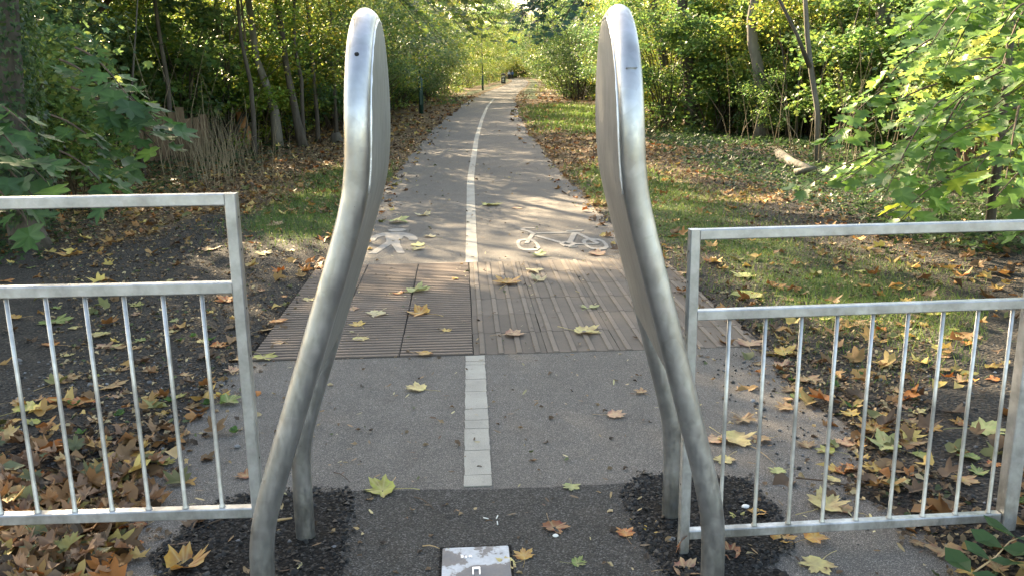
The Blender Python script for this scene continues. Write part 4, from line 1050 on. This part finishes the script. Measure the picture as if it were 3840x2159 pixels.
def person(x, y, label, coat, hair, h=1.68, step=.18, gap=1, rz=0):
    t = thing('person', label, 'person', (x, y, 0), rz, 'two walkers at the far end of the path'); k = h/1.7
    V = [(0, 0, .95), (0, 0, 1.15), (0, 0, 1.38), (0, 0, 1.50), (0, 0, 1.60), (0, -.01, 1.68),
         (-.17, 0, 1.40), (-.23, .02, 1.13), (-.24, -.06, .90), (-.24, -.09, .82), (.17, 0, 1.40), (.23, -.02, 1.13), (.24, .08, .90), (.24, .11, .82),
         (-.09, 0, .90), (-.10, step*.6, .50), (-.10, step*.5, .09), (-.10, step*.5+.14, .035), (.09, 0, .90), (.10, -step*.2, .50), (.10, -step, .12), (.10, -step+.12, .035)]
    E = [(0, 1), (1, 2), (2, 3), (3, 4), (4, 5), (2, 6), (6, 7), (7, 8), (8, 9), (2, 10), (10, 11), (11, 12), (12, 13), (0, 14), (14, 15), (15, 16), (16, 17), (0, 18), (18, 19), (19, 20), (20, 21)]
    Rr = [(.15, .10), (.14, .10), (.16, .10), .055, .095, .07, .06, .042, .035, .035, .06, .042, .035, .035, .085, .055, .04, .035, .085, .055, .04, .035]
    V = [tuple(c*k for c in v) for v in V]
    skin_mesh('body', V, E, [(r[0]*k, r[1]*k) if isinstance(r, tuple) else r*k for r in Rr], M['skin'], t)
    cv = [0, 1, 2, 6, 7, 8, 10, 11, 12]; idx = {v: i for i, v in enumerate(cv)}
    skin_mesh('coat', [(V[v][0], V[v][1], V[v][2]-(.12*k if v == 0 else 0)) for v in cv], [(idx[a], idx[b]) for a, b in E if a in idx and b in idx], [(.20*k, .15*k), (.185*k, .14*k), (.19*k, .13*k)]+[.08*k, .062*k, .055*k]*2, coat, t)
    tv = [0, 14, 15, 16, 18, 19, 20]; idx = {v: i for i, v in enumerate(tv)}
    skin_mesh('trousers', [V[v] for v in tv], [(idx[a], idx[b]) for a, b in E if a in idx and b in idx], [.15*k, .105*k, .08*k, .07*k, .105*k, .08*k, .07*k], M['trousers'], t)
    mb = MB(); mb.tube([(0, -.035*k, z*k) for z in (1.56, 1.60, 1.66, 1.72, 1.745)], [.07*k, .10*k, .108*k, .08*k, .02*k], 10); mb.build('hair', hair, t)
pp = ground_at(1285, 200.6)
person(pp.x-.38, pp.y, 'person on the left in a pale jacket and dark trousers walking away', M['pale_coat'], M['hair'], 1.72, .18)
person(pp.x+.28, pp.y, 'person on the right in a blue coat walking away', M['blue_coat'], M['hair'], 1.66, -.18)

# ------------------------------------------------------------------ grass, ground ivy, litter
def in_view(x, y): return (y > 1.9) & (np.abs(x-.054*y) < .62*y+.35)
def sample(n, fn, ylo, yhi, xl, xr, power=1.0):
    out = []; tot = 0
    while tot < n:
        m = n*3; u = rng.random(m); y = ylo*(yhi/ylo)**u if power else rng.uniform(ylo, yhi, m)
        x = rng.uniform(0, 1, m)*(xr-xl)*np.clip(y/6, .5, 4)+xl*np.clip(y/6, .5, 4)+pcv(y)
        keep = (rng.random(m) < fn(x, y)) & in_view(x, y); out.append(np.stack([x[keep], y[keep]], 1)); tot += keep.sum()
        if len(out) > 60: break
    return np.concatenate(out)[:n]
def grass():
    q = sample(52000, lambda x, y: zone_grass(x, y)**1.5*1.4*(off_edge(x, y) > .03), 3.2, 45, -3.4, 3.6)
    n = len(q); z = zg(q[:, 0], q[:, 1])
    T = (np.array([(-.5, 0, 0), (.5, 0, 0), (.25, .25, .62), (-.25, .25, .62), (0, .6, 1.0)])*np.array([.10, 1, 1]), np.array([(0, 1, 2), (0, 2, 3), (3, 2, 4)]), np.zeros(5))
    far = np.clip(q[:, 1]/9, .8, 3)
    R = rot_mats(rng.uniform(0, 6.28, n), rng.normal(0, .35, n), rng.normal(0, .3, n)); size = .045*rng.uniform(.5, 1.5, n)*far**.6
    R[:, :, 0] *= far[:, None]
    me = scatter('grass', [T], np.stack([q[:, 0], q[:, 1], z-.003], 1), R, size, tints(n, np.array([(.065, .13, .025), (.09, .15, .035), (.13, .17, .05), (.05, .11, .025)])), M['grass'])
    tag(link('grass', me), 'short patchy green grass on the verges of the path', 'grass', None, 'stuff')
grass()
def ground_ivy():
    def f(x, y):
        c = pcv(y); d = x-c; r = 1.6*np.clip((d-3.0-.05*np.abs(y-13))/.9, 0, 1)*(y < 24)*(y > 6.5); l = np.clip((-d-3.4)/.8, 0, 1)*(y > 7)*(y < 20)*.6
        return (r+l)*np.clip(fbm(x, y, .9, 77)*1.8-.3, 0, 1)
    q = sample(26000, f, 6, 24, -3.6, 4.2); n = len(q); z = zg(q[:, 0], q[:, 1])+rng.uniform(.01, .12, n)
    R = rot_mats(rng.uniform(0, 6.28, n), rng.normal(.1, .35, n), rng.normal(0, .35, n))
    me = scatter('ground_ivy', T_iv, np.stack([q[:, 0], q[:, 1], z], 1), R, .075*rng.uniform(.6, 1.3, n)*np.clip(q[:, 1]/12, .8, 1.4), tints(n, np.array([(.018, .045, .016), (.028, .062, .022), (.045, .085, .03)])), M['leaf'])
    o = link('ground_ivy', me); o.color = (1, 1, 1, 1); tag(o, 'dark ivy creeping over the ground at the edge of the wood', 'ivy', None, 'stuff')
ground_ivy()
LIT = np.array([(.24, .115, .038), (.30, .17, .055), (.15, .085, .038), (.40, .27, .09), (.085, .05, .028), (.13, .13, .045), (.50, .37, .11), (.36, .13, .03)])
LP = np.array([.18, .17, .20, .12, .16, .07, .05, .05])
T_lc = [leaf_template('maple', 1.3, 40+i) for i in range(6)]; T_bg = [leaf_template('oval', 1.5, 90+i) for i in range(3)]; T_lr = [leaf_template('maple_ring', 1.5, 80+i) for i in range(6)]; T_rc = [leaf_template('oval', 1.6, 60+i) for i in range(5)]
def litter():
    # whole maple leaves
    def f(x, y):
        d = off_edge(x, y); w = zone_litter(x, y)
        w = np.where(d > 0, .015+.8*w**1.5, 0)
        w = w+np.where(np.abs(d) < .25, .16, 0)*(y > 3.0)*(y > 6.5)+np.where(np.abs(d) < .25, .04, 0)
        return np.clip(w, 0, 1)
    q = sample(9000, f, 2.1, 60, -3.6, 4.0); n = len(q); z = surf(q[:, 0], q[:, 1])+rng.uniform(.004, .028, n)*np.clip(off_edge(q[:, 0], q[:, 1])*4+.3, .3, 1)
    R = rot_mats(rng.uniform(0, 6.28, n), rng.normal(0, .22, n), rng.normal(0, .22, n)); s = rng.uniform(.045, .125, n)*np.clip(q[:, 1]/16, 1, 1.8)
    me = scatter('leaf_litter', T_lc+T_bg[:2], np.stack([q[:, 0], q[:, 1], z], 1), R, s, tints(n, LIT, .35, LP), M['litter'])
    tag(link('leaf_litter', me), 'brown and yellow fallen leaves carpeting the verges', 'leaves', None, 'stuff')
    # the thick brown pile in the left corner
    n = 1500; x = rng.uniform(-2.35, -1.0, n); y = rng.uniform(2.15, 3.6, n); k = rng.random(n) < np.clip(1.25-1.1*np.abs(y-2.6-(-(x+1.6))*.3), 0, 1)*np.clip((-1.12-x)*5+.3, 0, 1); x = x[k]; y = y[k]; n = len(x)
    R = rot_mats(rng.uniform(0, 6.28, n), rng.normal(0, .42, n), rng.normal(0, .42, n))
    me = scatter('leaf_pile', T_lr[:4]+T_bg, np.stack([x, y, surf(x, y)+rng.uniform(.005, .06, n)], 1), R, rng.uniform(.025, .10, n), tints(n, np.array([(.22, .12, .055), (.17, .10, .06), (.08, .055, .035), (.13, .14, .07), (.36, .25, .12), (.26, .16, .10)]), .4, [.22, .25, .2, .08, .08, .17]), M['litter'])
    tag(link('leaf_pile', me), 'heaped brown curled leaves in the corner below the left railing', 'leaves', None, 'stuff')
    # crumbs: fragments, seeds and husks
    def g(x, y):
        d = off_edge(x, y); return np.where(d > -.02, .35+.6*zone_litter(x, y), np.where(d > -.16, .07, .010))
    q = sample(42000, g, 2.0, 30, -3.0, 3.2); n = len(q)
    R = rot_mats(rng.uniform(0, 6.28, n), rng.normal(0, .3, n), rng.normal(0, .3, n)); s = rng.uniform(.010, .038, n)*np.clip(q[:, 1]/7, 1, 2.4)
    me = scatter('leaf_fragments', T_rc[:3], np.stack([q[:, 0], q[:, 1], surf(q[:, 0], q[:, 1])+.004], 1), R, s, tints(n, np.array([(.13, .08, .045), (.22, .15, .08), (.055, .038, .026), (.38, .29, .16), (.07, .09, .035)]), .4, [.3, .24, .22, .16, .08]), M['litter'])
    tag(link('leaf_fragments', me), 'small leaf crumbs and winged seeds strewn over soil and tarmac', 'litter', None, 'stuff')
    # pale winged seeds lying on tarmac and slabs
    n = 750; y = 2.2*(20/2.2)**rng.random(n); x = pcv(y)+rng.uniform(-1.2, 1.35, n)
    T = [(np.array([(0, 0, .0), (.13, .25, .02), (.16, .8, .03), (0, 1, .05), (-.10, .6, .02), (-.06, .2, .0)]), np.array([(0, 1, 5), (1, 2, 4), (1, 4, 5), (2, 3, 4)]), np.zeros(6))]
    R = rot_mats(rng.uniform(0, 6.28, n), rng.normal(.1, .12, n), rng.normal(0, .3, n))
    me = scatter('maple_seeds', T, np.stack([x, y, np.full(n, .009)], 1), R, rng.uniform(.010, .042, n)*np.clip(y/7, 1, 1.8), tints(n, np.array([(.34, .25, .13), (.24, .15, .08), (.44, .38, .20), (.10, .06, .04), (.16, .11, .07)]), .4), M['litter'])
    tag(link('maple_seeds', me), 'tiny pale winged maple seeds scattered along the path', 'seeds', None, 'stuff')
litter()
def pebbles():
    n = 2600; ico = [(0, 0, .6), (.8, 0, 0), (.25, .76, 0), (-.65, .47, 0), (-.65, -.47, 0), (.25, -.76, 0), (0, 0, -.4)]
    T = (np.array(ico), np.array([(0, 1, 2), (0, 2, 3), (0, 3, 4), (0, 4, 5), (0, 5, 1), (6, 2, 1), (6, 3, 2), (6, 4, 3), (6, 5, 4), (6, 1, 5)]), np.zeros(7))
    x = np.concatenate([rng.uniform(-2.6, -1.2, n), rng.uniform(1.2, 2.8, n//3), rng.uniform(-1, -.4, 500)]); y = np.concatenate([rng.uniform(2.5, 4.6, n), rng.uniform(2.5, 4.5, n//3), rng.uniform(2, 3, 500)])
    n = len(x); R = rot_mats(rng.uniform(0, 6.28, n), rng.normal(0, .3, n), rng.normal(0, .3, n)); s = rng.gamma(2, .0028, n)+.002
    me = scatter('pebbles', [T], np.stack([x, y, surf(x, y)+.001], 1), R, s, tints(n, np.array([(.06, .06, .06), (.12, .12, .125), (.03, .03, .03), (.25, .25, .26)]), .3, [.35, .3, .3, .05]), M['litter'])
    tag(link('pebbles', me), 'small dark and grey stones lying on the bare soil', 'pebbles', None, 'stuff')
pebbles()
def tarmac_crumbs():
    T = (np.array([(0, 0, .6), (.8, .1, 0), (-.2, .8, 0), (-.7, -.5, 0), (.3, -.8, .1)]), np.array([(0, 1, 2), (0, 2, 3), (0, 3, 4), (0, 4, 1)]), np.zeros(5))
    P = []
    for poly, n in (([(-.97, 1.8), (-.42, 1.8), (-.40, 2.4), (-.44, 3.01), (-.78, 3.02), (-.92, 2.9), (-1.0, 2.6), (-.86, 2.3)], 2600), ([(.60, 2.36), (.80, 2.34), (1.02, 2.52), (1.04, 2.75), (1.02, 2.99), (.66, 3.05), (.55, 2.9), (.56, 2.6)], 2200), ([(.52, 1.7), (.9, 1.7), (.97, 2.1), (.93, 2.36), (.70, 2.40), (.55, 2.3)], 1200)):
        c = np.mean(poly, axis=0); m = len(poly)
        i = rng.integers(0, m, n); f = rng.random(n)[:, None]; p = np.array(poly)[i]*(1-f)+np.array(poly)[(i+1) % m]*f
        k = np.where(rng.random(n) < .5, 1+rng.normal(0, .045, n), rng.random(n)**.5)[:, None]; P.append(c+(p-c)*k)
    P = np.concatenate(P); n = len(P); R = rot_mats(rng.uniform(0, 6.28, n), rng.normal(0, .4, n), rng.normal(0, .4, n))
    me = scatter('tarmac_crumbs', [T], np.stack([P[:, 0], P[:, 1], np.full(n, .006)], 1), R, rng.gamma(2.5, .0022, n)+.002, tints(n, np.array([(.008, .008, .008), (.02, .02, .02), (.06, .055, .05)]), .3, [.6, .33, .07]), M['litter'])
    tag(link('tarmac_crumbs', me), 'loose black tarmac crumbs round the feet of the hoops', 'tarmac crumbs', None, 'stuff')
tarmac_crumbs()
def weeds():
    r = random.Random(6)
    lst = [(455, 870), (205, 1110), (485, 860), (530, 870), (100, 1250), (590, 1090), (430, 1020), (520, 1020), (2140, 1035), (2100, 985), (2170, 960), (1990, 960), (2350, 980), (2560, 1290), (300, 1060), (190, 1040)]
    for i, (px, py) in enumerate(lst):
        p = ground_at(px, py); n = 9
        R = rot_mats(np.array([r.uniform(0, 6.28) for _ in range(n)]), np.full(n, .45), np.zeros(n))
        me = scatter('weed', T_ov, np.zeros((n, 3)), R, np.array([r.uniform(.02, .042) for _ in range(n)]), tints(n, np.array([(.05, .11, .025), (.06, .13, .03)])), M['grass'])
        tag(link('weed', me, None, (p.x, p.y, float(surf(p.x, p.y))+.004)), 'tiny green seedling on the bare soil %s railing' % ('behind the left' if px < 1200 else 'behind the right'), 'weed', 'seedlings behind the railings')
weeds()

# ------------------------------------------------------------------ single fallen leaves
FM = []
for i in range(10):
    V, Fc, w = leaf_template('maple_ring', [.3, .55, .85, .4, 1.0][i % 5], 100+i)
    mb = MB(); mb.add(V, [tuple(f) for f in Fc], True)
    s = 1 if i % 2 else -1
    mb.tube([(0, .08, .01), (s*.03, -.18, .02), (s*.09, -.42, .03), (s*.16, -.62, .015)], [.012, .009, .008, .011], 5)
    me = mb.mesh('fallen_leaf', M['fallen']); at = me.attributes.new('tint', 'FLOAT_COLOR', 'POINT')
    ww = list(w)+[1]*(len(mb.v)-len(w)); at.data.foreach_set('color', np.array([[q, q, q, 1] for q in ww]).ravel()); 
    zmin = min(v[2] for v in mb.v[:len(w)]); FM.append((me, zmin))
COL = {'yellow': (.56, .38, .07), 'pale yellow': (.60, .50, .20), 'cream': (.58, .50, .28), 'golden': (.50, .28, .05), 'orange': (.50, .19, .035), 'red-brown': (.24, .085, .03), 'tan': (.42, .25, .11), 'pinkish tan': (.46, .27, .16), 'brown': (.20, .11, .05), 'green': (.15, .24, .06), 'pale green': (.34, .40, .15), 'yellow-green': (.34, .36, .08), 'dark brown': (.10, .05, .03)}
def put_leaf(px, py, w, col, label, curl=None, tilt=(0, 0), yaw=None, grp=None, lift=0, rnd=random.Random(77)):
    p = ground_at(px, py); zc = (p-Vector((0, 0, EYE))).length; s = min(.24, max(.035, w*1.4912*zc/FPX/1.05))
    i = rnd.choice([0, 1, 3, 5, 6, 8, 2]) if curl is None else curl; me, zm = FM[i]
    o = link('fallen_leaf', me); yaw = rnd.uniform(0, 6.28) if yaw is None else yaw
    z = float(surf(p.x, p.y)); slab = (SY0 < p.y < SY1 and SX0 < p.x < SX1)
    o.location = (p.x, p.y, z+(.007 if slab else .003)-zm*s*.55+lift); o.rotation_euler = (tilt[0]+rnd.uniform(-.08, .08), tilt[1]+rnd.uniform(-.08, .08), yaw)
    # centre the blade on the point
    o.location.x -= -math.sin(yaw)*.38*s; o.location.y -= math.cos(yaw)*.38*s
    o.scale = (s, s, s); c = COL[col]; k = rnd.uniform(.88, 1.1); o.color = (c[0]*k, c[1]*k, c[2]*k, 1)
    return tag(o, label, 'leaf', grp or 'single fallen maple leaves')
HERO = [
 (962, 1232, 95, 'yellow-green', 'pale green maple leaf with a brown tip on the seam of the dark tarmac'),
 (1437, 1225, 48, 'pale green', 'small pale green leaf on the tarmac seam right of the white line'),
 (1643, 1328, 66, 'yellow', 'bright yellow maple leaf at the foot of the right hoop rear leg'),
 (1050, 978, 62, 'pale yellow', 'pale yellow leaf on the old tarmac just in front of the ladder slabs'),
 (1055, 790, 74, 'golden', 'golden folded leaf on the middle of the ladder slabs'),
 (948, 793, 58, 'cream', 'cream leaf left of the golden leaf on the ladder slabs'),
 (906, 855, 48, 'pale yellow', 'small pale yellow leaf close to the left hoop on the ladder slabs'),
 (1046, 735, 70, 'pale green', 'pale green torn leaf on the joint between ladder slabs'),
 (900, 818, 46, 'yellow', 'small yellow leaf near the left hoop on the ladder slabs'),
 (888, 780, 34, 'pinkish tan', 'pinkish curled leaf tucked beside the left hoop'),
 (1275, 714, 76, 'golden', 'golden brown leaf on the far tramline slabs next to the ladder slabs'),
 (1353, 706, 48, 'cream', 'cream leaf on the tramline slabs right of the golden brown leaf'),
 (1341, 684, 48, 'cream', 'cream leaf near the top edge of the tramline slabs'),
 (1482, 773, 54, 'pale green', 'pale green leaf in the middle of the tramline slabs'),
 (1290, 843, 62, 'pinkish tan', 'pinkish tan leaf near the front of the tramline slabs'),
 (1470, 836, 78, 'pale yellow', 'pale yellow leaf near the front right of the tramline slabs'),
 (1052, 617, 44, 'pale green', 'pale green leaf beside the foot of the walking person symbol'),
 (1050, 628, 36, 'pale yellow', 'pale yellow leaf just below the green one by the walking person symbol'),
 (1083, 596, 36, 'cream', 'cream leaf right of the walking person symbol'),
 (1355, 644, 46, 'pale green', 'pale green leaf below the front wheel of the bicycle symbol'),
 (1502, 640, 54, 'pinkish tan', 'pinkish leaf below the rear wheel of the bicycle symbol'),
 (1065, 542, 44, 'cream', 'cream leaf on the path beyond the walking person symbol'),
 (1000, 560, 56, 'pale green', 'pale leaf just above the head of the walking person symbol'),
 (1235, 516, 56, 'yellow-green', 'yellow green leaf right of the white line in the shade beyond the symbols'),
 (1300, 524, 30, 'pinkish tan', 'small pinkish leaf on the path beyond the bicycle symbol'),
 (462, 1425, 110, 'golden', 'large curled golden leaf on black tarmac left of the left hoop foot'),
 (1722, 1436, 84, 'pinkish tan', 'pinkish brown crumpled leaf at the foot of the right hoop front leg'),
 (1728, 1392, 62, 'red-brown', 'dark red brown leaf leaning on the foot of the railing post'),
 (2058, 1420, 86, 'pale yellow', 'pale yellow flat leaf on tarmac at the bottom right'),
 (2375, 1388, 90, 'tan', 'tan and yellow leaf beside the green twig at the bottom right'),
 (1965, 1356, 64, 'golden', 'golden leaf just under the right bottom rail, left one of two'),
 (2048, 1358, 66, 'golden', 'golden brown leaf just under the right bottom rail, right one of two'),
 (1856, 1300, 44, 'yellow-green', 'yellow green leaf behind the right bottom rail near the hoop'),
 (1905, 1292, 50, 'golden', 'golden leaf behind the right bottom rail on black tarmac'),
 (2075, 1272, 96, 'pale yellow', 'wide pale yellow leaf behind the right bottom rail'),
 (2120, 1280, 62, 'tan', 'tan leaf overlapping the wide pale yellow one behind the right rail'),
 (1845, 1108, 96, 'pale yellow', 'large pale tan leaf behind the first two bars of the right railing'),
 (1798, 1108, 60, 'pinkish tan', 'pinkish leaf touching the large pale tan one behind the right railing'),
 (1918, 1108, 54, 'tan', 'tan leaf behind the third bar of the right railing'),
 (1870, 1058, 60, 'brown', 'brown curled leaf with green edge behind the right railing'),
 (1958, 1185, 46, 'pale green', 'small green leaf behind the right railing near the black patch'),
 (2196, 1188, 56, 'yellow', 'small yellow leaf at the soil edge behind the right railing'),
 (2180, 1215, 70, 'tan', 'orange tan leaf below the small yellow one at the soil edge'),
 (2225, 1135, 100, 'pale green', 'large pale green leaf on dark soil behind the right railing'),
 (2195, 1092, 84, 'golden', 'golden leaf above the large pale green one behind the right railing'),
 (2130, 1115, 60, 'pinkish tan', 'pinkish leaf left of the golden one behind the right railing'),
 (1972, 896, 78, 'yellow', 'yellow leaf at the tarmac corner behind the right railing'),
 (1968, 922, 62, 'pinkish tan', 'pinkish leaf under the yellow one at the tarmac corner'),
 (1885, 866, 74, 'pinkish tan', 'pale pinkish torn leaf on the end of the tramline slabs'),
 (1885, 756, 88, 'yellow-green', 'green and yellow leaf on soil between the right rails'),
 (1873, 708, 64, 'pale green', 'pale green leaf above the green and yellow one between the right rails'),
 (1786, 670, 44, 'pinkish tan', 'tan curled leaf near the top left of the right railing'),
 (2290, 1130, 60, 'tan', 'tan leaf right of the large pale green leaf on the soil'),
 (2030, 965, 70, 'tan', 'tan leaf beside the tarmac edge behind the right railing'),
 (2140, 826, 80, 'tan', 'tan leaf just below the right middle rail'),
 (2345, 805, 90, 'yellow-green', 'yellow green leaf just below the right middle rail near the end post'),
 (2475, 1110, 90, 'pale green', 'pale green leaf beside the right end post'),
 (2455, 1215, 46, 'green', 'small round green leaf beside the right end post'),
 (212, 1035, 74, 'orange', 'bright orange maple leaf on the dark soil behind the left railing'),
 (270, 985, 86, 'tan', 'large tan leaf behind the left railing above the orange one'),
 (300, 1000, 60, 'pinkish tan', 'pinkish leaf overlapping the large tan leaf behind the left railing'),
 (138, 826, 74, 'green', 'green maple leaf with long stalk on black soil behind the left railing'),
 (150, 748, 44, 'red-brown', 'red brown leaf just below the left middle rail'),
 (570, 765, 56, 'orange', 'orange red leaf beside the left gate post'),
 (548, 880, 52, 'orange', 'orange brown leaf right of the last bar of the left railing'),
 (665, 900, 62, 'yellow-green', 'yellow and green leaf at the left end of the ladder slabs'),
 (700, 812, 52, 'orange', 'orange leaf on the left end of the ladder slabs'),
 (660, 830, 50, 'tan', 'tan leaf at the left end of the ladder slabs beside the orange one'),
 (590, 905, 56, 'tan', 'tan leaf left of the ladder slabs'),
 (585, 935, 44, 'pinkish tan', 'pinkish leaf below the tan one left of the ladder slabs'),
 (575, 1013, 62, 'green', 'green folded leaf between the left bar and the gate post'),
 (560, 998, 40, 'yellow', 'small yellow leaf beside the green folded leaf'),
 (120, 1345, 120, 'pale green', 'large grey green leaf below the left bottom rail'),
 (15, 1375, 70, 'green', 'bright green leaf at the bottom left edge of the photo'),
 (60, 1185, 76, 'yellow', 'yellow leaf on the brown leaf heap behind the left railing'),
 (165, 1265, 74, 'yellow', 'bright yellow leaf just above the left bottom rail'),
 (345, 1165, 80, 'golden', 'golden leaf on the leaf heap between the fourth and fifth bars'),
 (75, 1055, 84, 'yellow-green', 'dull green leaf behind the leftmost bar of the left railing'),
 (45, 1030, 36, 'tan', 'small tan leaf at the left edge of the photo behind the railing'),
 (158, 975, 74, 'tan', 'tan leaf with yellow tip above the orange maple leaf'),
 (255, 862, 54, 'pale yellow', 'pale yellow leaf between the second and third left bars'),
 (262, 886, 50, 'pinkish tan', 'pinkish curled leaf below the pale yellow leaf'),
 (130, 890, 48, 'orange', 'orange leaf between the first and second left bars'),
 (468, 950, 40, 'tan', 'small tan leaf left of the fifth left bar'),
 (180, 300+350, 60, 'golden', 'golden leaf on the soil between the upper left rails'),
 (530, 640, 48, 'tan', 'brown tan leaf between the upper left rails near the gate post'),
 (665, 650, 44, 'pale yellow', 'pale yellow leaf right of the left gate post'),
 (690, 575, 50, 'pinkish tan', 'pinkish leaf on the grass right of the left gate post'),
]
rl = random.Random(5)
for i, (px, py, w, c, lab) in enumerate(HERO):
    tilt = (0, 0); curl = None
    if 'leaning' in lab: tilt = (1.2, .3); 
    if 'curled' in lab or 'folded' in lab or 'crumpled' in lab: curl = rl.choice([4, 9, 2, 7])
    elif 'flat' in lab: curl = 0
    put_leaf(px, py, w, c, lab, curl, tilt)
for i in range(205):
    for _ in range(200):
        px = rl.uniform(0, 2575); py = 520+(1448-520)*rl.random()**.8; p = ground_at(px, py); d = float(off_edge(p.x, p.y))
        if p.y > 11: continue
        if d < -.15 and rl.random() < .93: continue
        if all((px-h[0])**2+(py-h[1])**2 > 35**2 for h in HERO): break
    on = 'on the tarmac' if d < 0 else 'on the soil'; side = 'left' if px < 1290 else 'right'
    c = rl.choice(['yellow', 'pale yellow', 'tan', 'tan', 'brown', 'pinkish tan', 'orange', 'golden', 'brown', 'green', 'red-brown', 'yellow-green'])
    w = rl.uniform(.6, 1.25)*.085*FPX/1.4912/(p-Vector((0, 0, EYE))).length
    put_leaf(px, py, w, c, '%s fallen maple leaf %s, %s half of the photo' % (c, on, side), None, (0, 0), None, '%s leaves fallen %s %s' % (c, on, side))

# green twig with leaves, bottom right corner
def green_twig():
    p = ground_at(2500, 1420, .03); t = thing('fallen_ash_twig', 'fallen green twig with paired leaves in the bottom right corner', 'twig', (p.x, p.y, float(surf(p.x, p.y))+.02))
    a = [Vector((-.10, -.05, .0)), Vector((0, 0, .02)), Vector((.08, .06, .035)), Vector((.18, .11, .03))]
    mb = MB(); mb.tube(a, [.003, .0026, .002, .0015], 6); mb.build('stalk', M['straw'], t)
    T = leaf_template('oval', .8, 5); mb = MB(); mb.add(T[0], [tuple(f) for f in T[1]]); me = mb.mesh('leaflet', M['leaf']); at = me.attributes.new('tint', 'FLOAT_COLOR', 'POINT'); at.data.foreach_set('color', np.ones((len(T[0]), 4)).ravel())
    r = random.Random(3)
    for k in range(9):
        f = k//2/4; i = min(2, int(f*3)); q = a[i].lerp(a[i+1], f*3-i); o = link('leaflet', me, t, q)
        o.rotation_euler = (r.uniform(-.2, .3), r.uniform(-.3, .3), (.9 if k % 2 else -1.9)+r.uniform(-.3, .3)-.4); s = r.uniform(.08, .11); o.scale = (s, s, s); o.color = (.04, .09, .028, 1)
green_twig()
# twigs on the ground
def twig(px0, py0, px1, py1, r, label, mat='twig'):
    a = ground_at(px0, py0, 0); b = ground_at(px1, py1, 0); L = (b-a).length; q = Vector((-(b-a).y, (b-a).x, 0)).normalized()*L
    pts = [a, a.lerp(b, .35)+q*.06, a.lerp(b, .7)+q*.03, b]; mb = MB()
    zz = max(float(surf(p.x, p.y)) for p in pts)
    mb.tube([Vector((p.x-a.x, p.y-a.y, zz+r+.004+(.004 if i in (1, 2) else 0))) for i, p in enumerate(pts)], [r, r, r*.8, r*.5], 6)
    o = mb.build('twig', M[mat], None, (a.x, a.y, 0)); return tag(o, label, 'twig')
twig(1042, 1252, 1092, 1284, .0022, 'thin dark twig on the dark tarmac left of the white line end')
twig(1063, 1376, 1105, 1382, .0022, 'short straw coloured twig left of the metal cover', 'straw')
twig(995, 1192+10, 975, 1226, .0016, 'pale leaf stalk above the pale green leaf on the tarmac seam', 'straw')
twig(2000, 1216, 2232, 1262, .003, 'long dark twig behind the right railing')
twig(1866, 1115, 1950, 1180-10, .0016, 'thin orange leaf stalk below the large pale tan leaf', 'straw')
twig(640, 1335, 735, 1308, .006, 'thick pale stick lying between the feet of the left hoop', 'straw')
twig(840, 1190, 880, 1215, .0022, 'thin dark twig right of the left hoop rear leg')
twig(600, 1290, 480, 1340, .003, 'dark twig on the black tarmac under the left railing')
twig(390, 1160, 470, 1090, .003, 'slanting dark twig behind the left railing bars')
for i, (x, y) in enumerate([(1222, 1306), (1250, 1303), (1251, 1318)]):
    p = ground_at(x, y); mb = MB(); mb.tube([(-.010, 0, .006), (.010, 0, .007)], .0022, 6); o = mb.build('white_stick', M['white_sticker'], None, (p.x, p.y, 0)); o.rotation_euler = (0, 0, [-.6, 1.3, 1.6][i])
    tag(o, ['leftmost of three tiny white sticks above the metal cover', 'upper right of three tiny white sticks above the metal cover', 'lower right of three tiny white sticks above the metal cover'][i], 'litter')
def stone(px, py, s, label, mat='stone'):
    p = ground_at(px, py); import bmesh
    bm = bmesh.new(); bmesh.ops.create_icosphere(bm, subdivisions=2, radius=1)
    for v in bm.verts: v.co *= 1+random.uniform(-.12, .12); v.co.z *= .55; v.co.y *= .8
    for f in bm.faces: f.smooth = True
    me = bpy.data.meshes.new('stone'); bm.to_mesh(me); bm.free(); me.materials.append(M[mat])
    o = link('stone', me, None, (p.x, p.y, float(surf(p.x, p.y))+s*.35)); o.scale = (s, s, s); tag(o, label, 'stone')
stone(1397, 1348, .010, 'small white pebble on the dark tarmac right of the metal cover', 'white_sticker')
stone(597, 1124, .014, 'blue grey pebble behind the left railing near the tarmac edge')
stone(1688, 1358, .014, 'brown stone on black tarmac beside the right railing post')
stone(1875, 1277, .016, 'white stone behind the right bottom rail', 'white_sticker')
stone(2230, 1170, .010, 'whitish stone at the soil edge behind the right railing', 'white_sticker')
